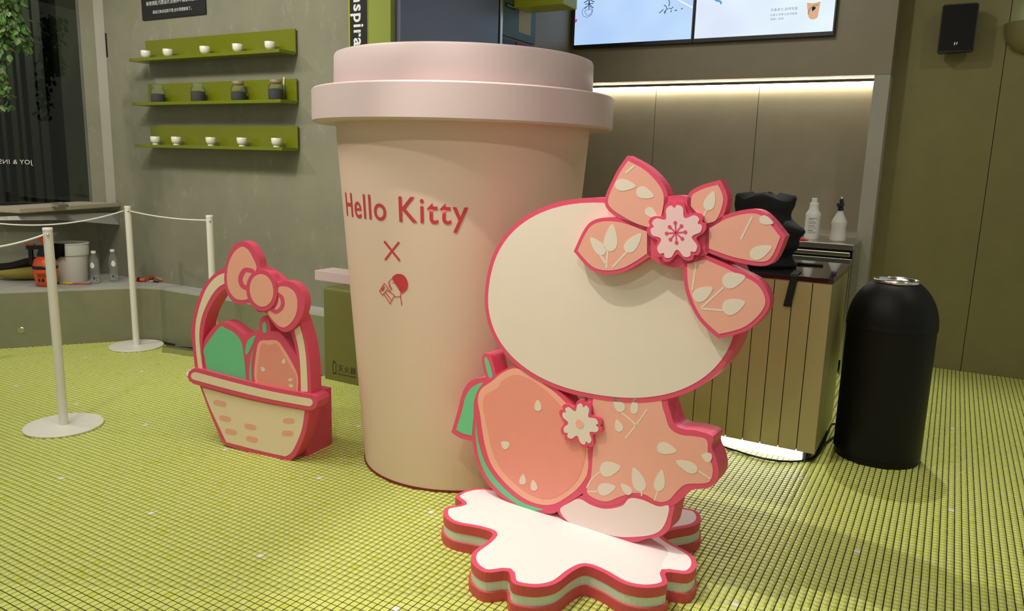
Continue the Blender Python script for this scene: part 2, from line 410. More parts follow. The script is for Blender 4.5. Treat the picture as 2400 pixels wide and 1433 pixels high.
# floor: grout bed, mosaic tiles on a 25 mm grid, every 24th one white (rows staggered by 12)
PITCH, TS, TH = .025, .0214, .0026
TX0, TY0 = -2.29381*CAM_H, 1.24427*CAM_H            # centre of one white tile
floor = struct(build('floor', boxbm((-7.2, -1.2, -.06), (2.6, 6.35, -TH)), M_GROUT, None, loc=(-2, 2.5, 0)))
def is_white(i, j):
    if j % 24: return False
    k = j//24
    return (i % 24 == 0) if k % 2 == 0 else ((i-12) % 24 == 0)
def px_of(p):
    v = p-CAM; z = v.dot(FWD); return (1200+FOC*v.dot(RGT)/z, 716.5-FOC*v.dot(UPV)/z, z)
i0, i1 = int((-6.3-TX0)/PITCH), int((1.9-TX0)/PITCH); j0, j1 = int((.55-TY0)/PITCH), int((6.19-TY0)/PITCH)
tiles, near, whites = [], [], []
for i in range(i0, i1+1):
    for j in range(j0, j1+1):
        x, y = TX0+i*PITCH, TY0+j*PITCH
        if y > WALL_Y-.2 and x < SIDE_X-.45: continue                        # under the long ledge
        if (Vector((x, y, 0))-W0).dot(WN) < .1: continue
        if (x+1.912)**2+(y-2.89)**2 < .40**2: continue                       # under the giant cup
        v = Vector((x, y, 0))
        px, py, pz = px_of(v) if y > .3 else (-1, -1, -1)
        inside = pz > 0 and 4 < px < 2396 and py < 1431
        hid = (x+1.06)**2+(y-2.37)**2 < .44**2
        if is_white(i, j):
            whites.append((i, j, x, y, inside and not hid)); continue
        tiles.append((i, j, x, y, pz if (inside and not hid) else 99))
near_idx = set(sorted(range(len(tiles)), key=lambda k: tiles[k][4])[:270])
rng = np.random.default_rng(3)
fld = [t for k, t in enumerate(tiles) if k not in near_idx]
def tile_field(name, items, material):
    n = len(items); c = np.array([(t[2], t[3]) for t in items]); h = TS/2
    co = np.zeros((n, 8, 3)); tilt = rng.normal(0, .00004, (n, 4)); s = np.array([(-h, -h), (h, -h), (h, h), (-h, h)])
    jit = rng.normal(0, .00018, (n, 1, 2))
    co[:, :4, :2] = c[:, None]+s*.985+jit; co[:, :4, 2] = tilt; co[:, 4:, :2] = c[:, None]+s+jit; co[:, 4:, 2] = -TH
    b = np.arange(n)[:, None]*8
    q = np.concatenate([b+np.array([[0, 1, 2, 3]])]+[b+np.array([[k, 4+k, 4+(k+1) % 4, (k+1) % 4]]) for k in range(4)], 1).reshape(-1)
    me = bpy.data.meshes.new(name); me.vertices.add(n*8); me.vertices.foreach_set('co', co.reshape(-1))
    me.loops.add(len(q)); me.loops.foreach_set('vertex_index', q.astype(np.int32))
    me.polygons.add(n*5); me.polygons.foreach_set('loop_start', np.arange(0, n*20, 4).astype(np.int32))
    at = me.attributes.new('tone', 'FLOAT', 'FACE'); at.data.foreach_set('value', np.repeat(rng.random(n), 5).astype(np.float32))
    me.update(); me.validate(); me.materials.append(material)
    o = bpy.data.objects.new(name, me); link(o, floor); o.location = -floor.location; return o
tag(tile_field('tile_field', fld, M_TILE), None, kind='stuff')
def one_tile_mesh(name, material):
    bm = bmesh.new(); h = TS/2
    t = [bm.verts.new((a*h*.985, b*h*.985, 0)) for a, b in ((-1, -1), (1, -1), (1, 1), (-1, 1))]; d = [bm.verts.new((a*h, b*h, -TH)) for a, b in ((-1, -1), (1, -1), (1, 1), (-1, 1))]
    bm.faces.new(t)
    for k in range(4): bm.faces.new((t[k], d[k], d[(k+1) % 4], t[(k+1) % 4]))
    me = bpy.data.meshes.new(name); bm.to_mesh(me); bm.free(); me.materials.append(material); return me
me_t, me_w = one_tile_mesh('tile', M_TILE1), one_tile_mesh('white_tile', M_TILEW)
for k in sorted(near_idx):
    o = bpy.data.objects.new('tile', me_t); link(o, floor); o.location = Vector((tiles[k][2], tiles[k][3], 0))-floor.location
for (i, j, x, y, vis) in whites:
    if not vis: continue
    o = bpy.data.objects.new('white_tile', me_w); link(o, floor); o.location = Vector((x, y, 0))-floor.location
    o['label'] = 'white mosaic tile'
tw = [w for w in whites if not w[4]]
if tw: tag(tile_field('white_tile_field', tw, M_TILEW), None, kind='stuff')

# walls
wback = struct(build('wall_back', boxbm((-6.25, WALL_Y, 0), (-3.075, 3.95, CEIL_Z)), M_CONC, loc=(-4.6, WALL_Y, 0)))
struct(build('wall_side', boxbm((-3.3, 3.66, 0), (SIDE_X-.004, 6.5, CEIL_Z)), M_BARWALL, loc=(-3.1, 5, 0)))
tr = struct(build('trim_1', boxbm((-3.075, 3.62, 0), (SIDE_X, 3.66, CEIL_Z), bevel=.003), M_LIME, loc=(-3.0, 3.64, 0)))
struct(build('wall_right', boxbm((-.57, RW_Y, 0), (.181, 6.5, CEIL_Z)), M_RWALL, loc=(-.2, RW_Y, 0)))
struct(build('wall_right_panel', boxbm((.185, RW_Y, 0), (2.6, 6.5, CEIL_Z)), M_RWALL, loc=(1.2, RW_Y, 0)))
struct(build('ceiling', boxbm((-7.2, -1.2, CEIL_Z), (2.6, 6.6, CEIL_Z+.1)), M_CEIL, loc=(-2, 2.5, CEIL_Z)))
# bar: soffit with the screens, end post, back panels
struct(build('wall_bar_soffit', boxbm((SIDE_X, BAR_Y, 2.045), (-.475, 6.6, CEIL_Z), bevel=.002), M_BARWALL, loc=(-1.7, BAR_Y, 2.045)))
struct(build('wall_bar_post', boxbm((-.576, BAR_Y, 0), (-.475, 6.6, 2.044), bevel=.002), M_JAMB, loc=(-.52, BAR_Y, 0)))
wb = struct(build('wall_bar_back', boxbm((SIDE_X, BARBACK_Y+.012, 0), (-.58, 6.6, 2.04)), M_GROUT, loc=(-1.7, BARBACK_Y, 0)))
for a, b in ((SIDE_X, -2.257), (-2.253, -1.417), (-1.413, -.578)):
    build('panel', boxbm((a, BARBACK_Y, .0), (b, BARBACK_Y+.02, 2.04), bevel=.002), M_BARWALL, wb)
# parapet, jambs, head and glass of the window wall
def wbox(name, t0, t1, o0, o1, z0, z1, material, parent=None, bevel=0.):
    b2 = bmesh.new(); bmesh.ops.create_cube(b2, size=1); b2.transform(Matrix.Diagonal((t1-t0, o1-o0, z1-z0, 1)))
    if bevel: bmesh.ops.bevel(b2, geom=b2.edges[:], offset=bevel, segments=2, affect='EDGES')
    c = wpt((t0+t1)/2, (o0+o1)/2, (z0+z1)/2)
    b2.transform(Matrix.Translation(c) @ Matrix((-WD, WN, Vector((0, 0, 1)))).transposed().to_4x4())
    return build(name, b2, material, parent, loc=None if parent else wpt(t0, 0, z0))
struct(wbox('wall_left', -.1, 4.2, -.5, -.22, 0, .93, M_CONC))
struct(wbox('wall_left_head', -.3, 4.2, -.3, 0, 3.0, CEIL_Z, M_CONC))
struct(wbox('trim_2', -.02, .065, -.30, .0, .93, 3.0, M_JAMB))
struct(wbox('trim_3', .065, .163, -.30, -.03, .93, 3.0, M_CONC))
struct(wbox('window_sill_slab', -.05, 4.2, -.5, .02, .925, .955, M_CONC))
win = struct(wbox('window_1', .165, .182, -.10, -.04, .955, 3.0, M_RIB))
wbox('window_frame', .18, 4.2, -.10, -.05, .955, .975, M_BPLAST, win)
wbox('pane', .182, 1.7, -.082, -.074, .975, 3.0, M_GLASS, win)
wbox('pane', 1.72, 4.2, -.082, -.074, .975, 3.0, M_GLASS, win)
mn, mx, my0, my1 = text_size(TX_JOY)
k = .043/(my1-my0)
# mirrored lettering, read from the street side: text end runs away from the corner
place_text('lettering', TX_JOY, M_LETTER, win, lambda x, y: wpt(.545+(x-mn)*k, -.0735, 1.262+y*k))
pl2 = bpy.data.lights.new('exterior_fill_light', 'POINT'); pl2.energy = 16; pl2.color = (.95, 1, .92); pl2.shadow_soft_size = .1  # fill light added outside the window to bring out the columns
po2 = bpy.data.objects.new('exterior_fill_light', pl2); COL.objects.link(po2); po2.location = wpt(1.0, -1.3, 2.9)
ext = empty('exterior_backdrop', wpt(1, -2.4, 0)); ext['kind'] = 'structure'
wbox('night_backdrop', -1.4, 5.5, -2.8, -2.4, -.1, 3.6, M_DARKEXT, ext)  # dark sheet added to block the bright world behind the glass
for t, w, o_ in ((.70, .065, -2.2), (.787, .065, -2.2), (.90, .03, -2.2), (.96, .045, -2.2), (1.06, .03, -2.2), (1.13, .05, -2.2), (1.24, .04, -2.2), (1.36, .05, -2.2), (1.5, .04, -2.2), (1.62, .05, -2.2), (1.85, .06, -2.2)):
    wbox('column', t, t+w, o_-.1, o_, -.1, 3.4, M_RIB, ext)
struct(wbox('exterior_backdrop_end', -1.5, -.35, -2.6, -.5, -.1, 3.6, M_DARKEXT))  # dark end sheet added to close off the world light
struct(wbox('exterior_ground', -1.4, 5.5, -2.6, -.5, -.12, -.06, M_DARKEXT))

# ledge / bench of cement with a rounded inner corner
front = [(-3.345, 3.505), (-4.82, 3.505)]
for q in range(7):
    t = q/6; p = (1-t)**2*Vector((-4.90, 3.505))+2*t*(1-t)*Vector((-5.085, 3.505))+t*t*Vector((-5.175, 3.365)); front.append((p.x, p.y))
dirw = Vector((-.582, -.813)); e = Vector(front[-1])+dirw*2.6; front.append((e.x, e.y))
b_end = e+Vector((-.8, .58))*.62; back = [(b_end.x, b_end.y)]
pc = wpt(.02, -.22, 0); back += [(pc.x, WALL_Y), (-3.345, WALL_Y)]
poly = front+back
def flat(z0, z1, poly):
    bm = bmesh.new(); lo = [bm.verts.new((x, y, z0)) for x, y in poly]; hi = [bm.verts.new((x, y, z1)) for x, y in poly]; n = len(poly)
    f = [bm.faces.new(lo[::-1]), bm.faces.new(hi)]
    for i in range(n): bm.faces.new((lo[i], lo[(i+1) % n], hi[(i+1) % n], hi[i]))
    bmesh.ops.recalc_face_normals(bm, faces=bm.faces[:]); bmesh.ops.triangulate(bm, faces=f, ngon_method='EAR_CLIP'); return bm
bench = empty('bench', (-4.6, 3.5, 0), 'long grey cement bench ledge running below the window and shelf wall', 'bench')
build('base', flat(0, .389, poly), M_BENCH, bench)
build('seat', flat(.389, .408, poly), M_BENCHTOP, bench)
pk = Plane((-5.175, 3.365, 0), (.582, .813)); a, z = pk.px(50, 775)
b2 = lathe([(0, .004), (.018, .004), (.024, .001), (.024, -.004)], seg=20); b2.transform(Matrix.Rotation(math.pi/2, 4, 'X')); b2.transform(Matrix.Rotation(math.atan2(.813, .582), 4, 'Z')); b2.transform(Matrix.Translation(pk.at(a, z, .001)))
build('socket_ring', b2, M_STEEL, bench)

# ================================================================== GIANT CUP
CX, CY = -1.9123, 2.8903
RB, RT, ZB, ZM, ZT, RRING, RLID = .4403, .5535, 1.5202, 1.6579, 1.805, .6508, .5575
cup = empty('giant_cup', (CX, CY, 0), 'giant beige pink takeaway cup sculpture with pale pink two tier lid', 'cup sculpture')
build('cup_body', lathe([(0, .006), (RB-.004, .006), (RB, .01), (RB+(RT-RB)*.5, ZB*.5), (RT, ZB), (0, ZB)], (CX, CY, 0), 128), M_CUP, cup, True, angle=40)
build('base_edge', lathe([(0, 0), (RB+.004, 0), (RB+.005, .006), (0, .006)], (CX, CY, 0), 128), M_REDEDGE, cup, True, angle=40)
build('lid_ring', lathe([(RT-.03, ZB), (RRING-.008, ZB), (RRING, ZB+.008), (RRING, ZM-.006), (RRING-.006, ZM), (RLID-.03, ZM)], (CX, CY, 0), 128), M_LID, cup, True, angle=35)
build('lid_top', lathe([(RLID-.004, ZM-.01), (RLID+.002, ZM), (RLID, ZT-.012), (RLID-.004, ZT-.003), (RLID-.012, ZT), (RLID-.05, ZT), (RLID-.06, ZT-.012), (0, ZT-.012)], (CX, CY, 0), 128), M_LID, cup, True, angle=35)
def cone_pt(ang, z, off=.0): r = RB+(RT-RB)*z/ZB+off; return Vector((CX+r*math.cos(ang), CY+r*math.sin(ang), z))
def cone_hit(x, y):
    d = ray(x, y); t = .8
    for _ in range(4000):
        p = CAM+d*t
        if math.hypot(p.x-CX, p.y-CY) <= RB+(RT-RB)*p.z/ZB: break
        t += .001
    return math.atan2(p.y-CY, p.x-CX), p.z
aL, zL = cone_hit(814, 504); aR, zR = cone_hit(1098, 478); aK, zK = cone_hit(939, 521); _, zKt = cone_hit(933, 458)
mn, mx, my0, my1 = text_size(TX_CUP)
zbase = (zL+zK)/2; kz = (zKt-zK)/.728                    # cap height of the default face
place_text('lettering', TX_CUP, M_RED, cup, lambda x, y: cone_pt(aL+(aR-aL)*(x-mn)/(mx-mn), zbase+y*kz, .0022), 2)
def decal(name, px_poly, parent, material, off=.0022):
    """traced outline laid onto the cup wall"""
    bm = bmesh.new(); f = bm.faces.new([bm.verts.new(cone_pt(*cone_hit(x, y), off)) for x, y in px_poly])
    bmesh.ops.triangulate(bm, faces=[f], ngon_method='EAR_CLIP'); return build(name, bm, material, parent)
def Z7(p): return (740+p[0]/4.214, 420+p[1]/4.214)
def merged_decal(name, polys, parent, material, off=.0022):
    bm = bmesh.new()
    for q in polys:
        f = bm.faces.new([bm.verts.new(cone_pt(*cone_hit(*Z7(p)), off)) for p in q]); bmesh.ops.triangulate(bm, faces=[f], ngon_method='EAR_CLIP')
    return build(name, bm, material, parent)
merged_decal('cross_mark', [stroke([(685, 620), (828, 800)], 20), stroke([(822, 628), (692, 792)], 20)], cup, M_RED)
hair = crom([(757, 985), (772, 955), (815, 936), (870, 950), (905, 1000), (912, 1050), (898, 1095), (850, 1133, 1), (840, 1105, 1), (838, 1088), (856, 1080), (862, 1062), (848, 1050), (830, 1056), (822, 1052, 1), (800, 1025), (775, 1000)], 5)
em = build('drinker_emblem', (lambda bm: bm)(bmesh.new()), M_RED, cup) if False else None
lines = [stroke(q, 7, 5) for q in (
    [(752, 985), (738, 1000), (722, 1024), (734, 1034), (728, 1046), (738, 1056), (733, 1064), (756, 1082), (738, 1092), (735, 1110), (752, 1128), (775, 1145), (776, 1160)],
    [(776, 1160), (800, 1164), (838, 1160)], [(842, 1130), (840, 1160), (846, 1200), (852, 1246)],
    [(680, 1030), (720, 1078)], [(720, 1078), (665, 1148)], [(665, 1148), (634, 1108)], [(634, 1108), (680, 1030)],
    [(692, 1118), (748, 1196)], [(676, 1138), (738, 1232)], [(738, 1232), (776, 1160)], [(708, 1100), (745, 1120)],
    [(762, 1028), (776, 1022)], [(650, 1100), (676, 1058)], [(662, 1106), (686, 1066)], [(655, 1090), (668, 1098)], [(664, 1076), (677, 1084)])]
merged_decal('drinker_emblem', [hair]+lines, cup, M_RED)
# small pink ledge board sticking out behind the cup
lg = boxbm((-2.93, 3.0, .725), (-2.30, 3.14, .779), bevel=.003)
build('side_ledge', lg, M_LID, cup)

# ================================================================== CUT-OUT PLAQUE ON BLOSSOM BASE
base = empty('blossom_base', (-1.06, 2.37, 0), 'layered pink and mint cherry blossom platform on the floor under the plaque', 'platform')
def blossom(c, rv, rt, rn, ph, n=5, k=10):
    pts = []
    for i in range(n):
        a0 = ph+i*2*math.pi/n; h = math.pi/n
        pts += [(a0-h, rv), (a0-h*.78, rv*1.12), (a0-h*.60, rt*.90), (a0-h*.40, rt*.985), (a0-h*.17, rt), (a0, rn), (a0+h*.17, rt), (a0+h*.40, rt*.985), (a0+h*.60, rt*.90), (a0+h*.78, rv*1.12)]
    return crom([(c[0]+r*math.cos(a), c[1]+r*math.sin(a)) for a, r in pts], 4)
bl = blossom((-1.06, 2.37), .315, .482, .432, math.radians(-94))
def zframe(a, b, d): return Vector((a, b, d))
build('lower_layer', slab(inset(bl, -.006), zframe, 0, .034), M_CRIMSON, base)
build('middle_layer', slab(inset(bl, .002), zframe, .034, .067), M_MINT, base)
build('upper_layer', slab(bl, zframe, .067, .100), M_CRIMSON, base)
build('pink_border', slab(bl, zframe, .100, .1008), M_PINK, base)
build('pale_top', slab(inset(bl, .017), zframe, .1008, .1022), M_BLUSH, base)

PL = Plane((-.866, 2.33, 0), (.9972, -.0752))
plq = empty('cutout_plaque', (-.95, 2.38, .1022), 'tall pink bordered cutout plaque of cream oval, guava half and leaf print panels', 'cutout')
def C6(p): return (1020+p[0]/2.388, 340+p[1]/2.388)
def C7(p): return (1020+p[0]/2.377, 830+p[1]/2.377)
def P2(pts, conv=None, pl=PL, zmin=.1027):
    out = []
    for p in pts:
        q = conv(p) if conv else p[:2]; a, z = pl.px(*q); z = max(z, zmin); out.append((a, z)+tuple(p[2:]))
    return out
def piece(name, outline, d0, d1, parent=plq, material=M_PINK, pl=PL): return build(name, slab(outline, pl.at, d0, d1), material, parent)
def face(name, outline, d, parent, material, pl=PL, t=.0012): return build(name, slab(outline, pl.at, d, d+t), material, parent)
T0 = -.095
# cream oval
ov = crom(P2(ellipse(1440, 704, 304, 236, math.radians(9), 36, 2.25)), 3)
oval = piece('oval_panel', ov, T0, 0)
face('cream_face', inset(ov, .0165), 0, oval, M_CREAM)
# guava half, its leaf and stem
fr_o = crom(P2([(430, 70), (330, 120), (250, 180), (214, 260), (210, 350), (206, 480), (216, 560), (250, 660), (300, 740), (380, 812), (470, 872), (570, 906), (660, 890), (740, 832), (830, 770), (870, 700), (890, 600), (885, 500), (860, 420), (800, 330), (700, 220), (600, 150), (520, 90)], C7), 5)
guava = piece('guava_panel', fr_o, T0+.002, -.004)
lf_o = crom(P2([(300, 130, 1), (200, 148), (150, 210), (122, 310), (85, 440, 1), (140, 474), (222, 492, 1), (235, 330), (260, 200)], C7), 5)
piece('leaf_panel', lf_o, T0+.004, -.006, guava)
st_o = crom(P2([(256, 20), (272, 0), (300, 6), (318, 50), (332, 120), (330, 150, 1), (285, 150, 1), (262, 80)], C7), 5)
piece('stem_panel', st_o, T0+.006, -.0055, guava)
face('green_leaf', crom(P2([(262, 165), (205, 185), (165, 240), (145, 320), (112, 425, 1), (150, 446), (200, 458, 1), (212, 330), (228, 240)], C7), 5), -.006, guava, M_GREEN)
face('green_stem', crom(P2([(270, 32), (280, 22), (296, 50), (316, 125), (300, 138), (284, 96)], C7), 5), -.0055, guava, M_GREEN)
face('rind', crom(P2([(225, 370, 1), (236, 480), (272, 600), (335, 700), (420, 786), (500, 838), (605, 870, 1), (545, 876), (470, 852), (370, 780), (290, 690), (245, 590), (225, 480)], C7), 5), -.004, guava, M_GREEN)
face('rim', crom(P2([(440, 82), (370, 108), (315, 152), (252, 200), (235, 260), (248, 340), (262, 440), (280, 530), (312, 622), (380, 712), (470, 792), (560, 836), (650, 841), (730, 800), (800, 742), (850, 660), (868, 560), (862, 480), (840, 420), (780, 340), (690, 240), (600, 168), (520, 108)], C7), 5), -.004, guava, M_PEACH)
face('flesh', crom(P2([(440, 116), (372, 150), (345, 190), (282, 228), (264, 285), (285, 400), (310, 520), (342, 604), (400, 682), (480, 752), (560, 797), (640, 806), (720, 770), (790, 700), (825, 610), (835, 530), (800, 430), (730, 330), (650, 236), (560, 160), (500, 128)], C7), 5), -.0028, guava, M_CORAL)
for cx, cy, L, W, an in ((571, 288, 62, 36, -95), (387, 507, 50, 40, 215), (487, 700, 58, 34, -85), (548, 733, 62, 34, -100)):
    face('seed', crom([PL.px(*C7(q)) for q in drop(cx, cy, L, W, math.radians(an))], 2), -.0016, guava, M_CREAM)
# leaf print fan
fan_o = crom(P2([(880, 200), (1240, 190), (1300, 300), (1330, 390), (1380, 420), (1450, 428), (1545, 462), (1538, 520), (1568, 600), (1575, 680), (1530, 745), (1430, 760), (1370, 812), (1310, 850), (1230, 840), (1150, 800), (1080, 792), (1040, 830), (950, 850), (880, 832), (820, 780), (850, 640), (850, 500)], C7), 5)
fan = piece('leaf_print_panel', fan_o, T0+.003, -.002)
fan_i = crom(P2([(900, 220), (1210, 210), (1272, 318), (1305, 412), (1365, 452), (1445, 462), (1512, 482), (1520, 560), (1546, 640), (1535, 702), (1500, 722), (1400, 727), (1350, 762), (1300, 816), (1240, 824), (1170, 786), (1100, 776), (1030, 796), (960, 822), (900, 812), (845, 770), (868, 680), (880, 520), (890, 400)], C7), 5)
face('salmon_face', fan_i, -.002, fan, M_SALMON)
def leafprint(name, items, stems, conv, d, parent, pl=PL, sw=8):
    bm = None
    for cx, cy, L, W, an in items: bm = slab(crom([pl.px(*conv(q)) for q in drop(cx, cy, L, W, math.radians(an))], 2), pl.at, d, d+.0008, bm)
    for s in stems: bm = slab([pl.px(*conv(q)) for q in stroke(s, sw, 6)], pl.at, d, d+.0006, bm)
    return build(name, bm, M_CREAM, parent)
leafprint('leaf_print', [(975, 640, 115, 78, -10), (955, 752, 100, 64, -12), (1128, 700, 140, 66, -110), (1252, 705, 120, 56, -80), (1400, 625, 130, 55, 205), (1290, 530, 110, 60, 15), (1062, 752, 80, 40, 225), (1020, 280, 95, 50, -120), (1020, 400, 70, 40, -110), (1110, 290, 90, 40, -85), (1512, 575, 60, 50, 200)],
    [[(845, 745), (870, 700), (920, 655)], [(850, 768), (900, 768)], [(1150, 790), (1148, 760)], [(1222, 815), (1240, 760)], [(1470, 655), (1530, 695)], [(1040, 330), (1090, 370), (1120, 400)], [(1180, 310), (1120, 395), (1060, 470)]], C7, -.0008, fan)
# pale rounded petals at the foot
ft_o = crom(P2([(680, 880), (740, 960), (860, 1020), (1000, 1045), (1100, 1052), (1180, 1032), (1250, 1020), (1300, 980), (1320, 900), (1330, 840), (1290, 790), (1180, 780), (1060, 780), (860, 780), (770, 815)], C7, zmin=.1027), 5)
foot = piece('foot_petals', ft_o, T0+.001, -.003)
face('blush_face', crom(P2([(694, 870), (745, 940), (860, 998), (1000, 1018), (1130, 1020), (1230, 1000), (1280, 945), (1300, 850), (1240, 852), (1150, 815), (1080, 808), (1040, 848), (950, 866), (870, 846), (800, 810), (745, 832)], C7), 5), -.003, foot, M_PALE)
# small cream blossom over the fruit
ma, mz = PL.px(*C7((815, 385)))
md = blossom((ma, mz), .060, .088, .080, math.radians(80))
medal = piece('small_blossom', md, -.003, .012)
build('cream_petals', slab(blossom((ma, mz), .046, .0735, .064, math.radians(80)), PL.at, .012, .0132), M_CREAM, medal)
build('flower_eye', slab(ellipse(ma, mz, .016, .016, 0, 20), PL.at, .0132, .0142), M_PEACH, medal)
# raised rosette: five leaf print leaves round a blossom
D1 = .045
LEAVES = [
 ([(1310, 440, 1), (1332, 270), (1240, 140), (1110, 62, 1), (1040, 170), (985, 330), (1100, 430), (1240, 480)], [(1100, 225, 115, 60, 5), (1210, 270, 100, 60, 20), (1245, 380, 80, 46, 40)], [[(1105, 155), (1145, 120)]]),
 ([(1240, 465, 1), (1050, 405), (900, 432), (812, 590, 1), (925, 702), (1080, 706), (1240, 615, 1)], [(1020, 515, 150, 70, -85), (945, 560, 120, 54, 230), (1145, 540, 130, 62, -50)], [[(995, 680), (1000, 590)], [(990, 655), (960, 610)], [(1030, 675), (1110, 590)]]),
 ([(1540, 450, 1), (1680, 378), (1850, 365), (1985, 505, 1), (1900, 660), (1720, 650), (1540, 590, 1)], [(1850, 590, 130, 66, -25), (1880, 420, 80, 46, 20)], [[(1740, 520), (1800, 400)]]),
 ([(1420, 640, 1), (1430, 800), (1500, 960), (1612, 1070, 1), (1780, 1020), (1895, 890), (1850, 760), (1700, 680), (1540, 610, 1)], [(1530, 820, 120, 70, -30), (1700, 745, 130, 80, -15), (1700, 890, 130, 80, -20)], [[(1490, 660), (1470, 800)], [(1520, 900), (1640, 790)], [(1520, 905), (1640, 915)]]),
 ([(1440, 350, 1), (1450, 270), (1520, 225), (1625, 195, 1), (1665, 300), (1620, 430), (1540, 460, 1)], [(1570, 310, 110, 56, -70)], [[(1520, 420), (1555, 350)]]),
]
ros = piece('rosette_back', crom([PL.px(*C6(q)) for q in ellipse(1385, 480, 210, 200, 0, 30)], 2), 0, D1)
for o_px, items, stems in LEAVES:
    lo = crom([PL.px(*C6(q))+tuple(q[2:]) for q in o_px], 6)
    b2 = piece('leaf', lo, .0, D1, ros)
    li = inset(lo, .0125)
    ls = face('salmon_face', li, D1, plq, M_SALMON)
    bm = None
    for cx, cy, L, W, an in items: bm = slab(crom([PL.px(*C6(q)) for q in drop(cx, cy, L, W, math.radians(an))], 2), PL.at, D1+.0012, D1+.002, bm)
    for s in stems: bm = slab([PL.px(*C6(q)) for q in stroke(s, 10, 4)], PL.at, D1+.0012, D1+.0018, bm)
    build('leaf_print', bm, M_CREAM, ls)
ca, cz = PL.px(*C6((1388, 485)))
fo = blossom((ca, cz), .066, .096, .088, math.radians(98)); flw = piece('blossom', fo, 0, D1+.012, ros)
build('petal_face', slab(blossom((ca, cz), .052, .083, .074, math.radians(98)), PL.at, D1+.012, D1+.0135), M_PETAL, ros)
bm = None
for k in range(8):
    an = math.radians(98+45*k); R_ = .027 if k % 2 else .030
    bm = slab(stroke([(ca, cz), (ca+R_*math.cos(an), cz+R_*math.sin(an))], .0042), PL.at, D1+.0135, D1+.0143, bm)
    bm = slab(ellipse(ca+R_*math.cos(an), cz+R_*math.sin(an), .0058, .0058, 0, 12), PL.at, D1+.0135, D1+.0146, bm)
build('stamens', bm, M_PINK, ros)

# ================================================================== BASKET CUT-OUT
PB = Plane((-2.515, 2.381, 0), (.992, .122))
bk = empty('basket_cutout', (-2.69, 2.40, 0), 'pink fruit basket cutout with a large bow, standing left of the giant cup', 'cutout')
def C8(p): return (430+p[0]/2.56, 550+p[1]/2.56)
def B2(pts, n=5): return crom([PB.px(*C8(q))+tuple(q[2:]) for q in pts], n)
def bpiece(name, pts, d0, d1, par=bk, n=5): return build(name, slab(B2(pts, n), PB.at, d0, d1), M_PINK, par)
def bface(name, pts, d, par, material, n=5, t=.0012): return build(name, slab(B2(pts, n), PB.at, d, d+t), material, par)
TB = -.075
hand = bpiece('handle', [(75, 850, 1), (58, 700), (48, 590), (60, 490), (92, 375), (140, 285), (205, 222), (290, 185), (420, 190), (560, 280), (660, 420), (725, 590), (757, 760), (766, 960, 1), (696, 950, 1), (690, 800), (660, 640), (605, 500), (520, 380), (410, 310), (290, 308), (225, 345), (180, 405), (145, 475), (124, 560), (112, 690), (125, 850, 1)], TB, 0)
bface('cream_strip', [(268, 225, 1), (200, 252), (140, 322), (100, 422), (74, 540), (74, 660), (90, 805, 1), (116, 808, 1), (102, 700), (96, 600), (110, 500), (150, 402), (205, 322), (268, 285, 1)], 0, hand, M_TAN)
bface('cream_strip', [(664, 572, 1), (698, 548, 1), (722, 640), (738, 760), (746, 944, 1), (706, 944, 1), (702, 800), (690, 680)], 0, hand, M_TAN)
gv = bpiece('green_guava', [(120, 640), (165, 572), (212, 530), (262, 532), (330, 578), (372, 618), (385, 720), (395, 920, 1), (115, 850, 1), (108, 720)], TB+.004, -.004)
bface('green_face', [(122, 682), (212, 560), (250, 566), (300, 592), (340, 640), (356, 700), (376, 892, 1), (140, 826, 1), (126, 740)], -.004, gv, M_GREEN)
pg = bpiece('pink_guava', [(392, 930, 1), (372, 720), (370, 640), (395, 592), (452, 574, 1), (455, 520), (480, 490), (508, 500), (522, 582, 1), (585, 598), (636, 670), (690, 765), (705, 960, 1)], TB+.006, -.002)
bface('green_stem', [(476, 590, 1), (474, 540), (484, 524), (496, 540), (497, 592, 1)], -.002, pg, M_GREEN)
bface('green_leaf', [(370, 704), (384, 640), (432, 606), (404, 678), (380, 722)], -.002, pg, M_GREEN)
bface('rind', [(396, 790), (416, 690), (406, 790), (412, 904, 1), (396, 890)], -.002, pg, M_GREEN)
bface('rim', [(452, 648), (505, 636), (562, 640), (602, 690), (650, 772), (685, 852), (684, 942, 1), (440, 914, 1), (424, 850), (432, 740)], -.002, pg, M_PEACH)
bface('flesh', [(470, 656), (515, 662), (560, 656), (590, 700), (638, 782), (674, 852), (672, 938, 1), (456, 910, 1), (440, 850), (452, 740)], -.0008, pg, M_CORAL)
for cx, cy, L, W, an in ((602, 760, 32, 20, -80), (476, 808, 34, 20, 230), (640, 873, 26, 18, 180), (644, 908, 28, 20, 200), (494, 916, 14, 8, 200)):
    build('seed', slab(crom([PB.px(*C8(q)) for q in drop(cx, cy, L, W, math.radians(an))], 2), PB.at, .0004, .0012), M_CREAM, pg)
body = bpiece('basket_body', [(92, 890, 1), (150, 1050), (196, 1160), (240, 1252), (330, 1290), (480, 1328), (610, 1358), (650, 1350), (690, 1296), (735, 1180), (760, 1040, 1)], TB, .0)
bface('tan_face', [(114, 918, 1), (170, 1060), (258, 1246, 1), (450, 1296), (612, 1332, 1), (655, 1300), (708, 1180), (728, 1056, 1), (420, 998)], 0, body, M_TAN)
for cx, cy in ((220, 1012), (251, 1103), (286, 1183), (402, 1153), (412, 1228), (633, 1118), (626, 1192)):
    L = 32 if cx > 225 else 38
    an = .02 if cx > 600 else .22
    build('weave_mark', slab([PB.px(*C8(q)) for q in stroke([(cx-L*.62, cy-L*.62*an), (cx+L*.62, cy+L*.62*an)], 32)], PB.at, .0012, .002), M_PEACH, body)
rim = bpiece('basket_rim', stroke([(84, 846), (300, 905), (520, 958), (768, 1004)], 96, 6), TB, .012, n=1)
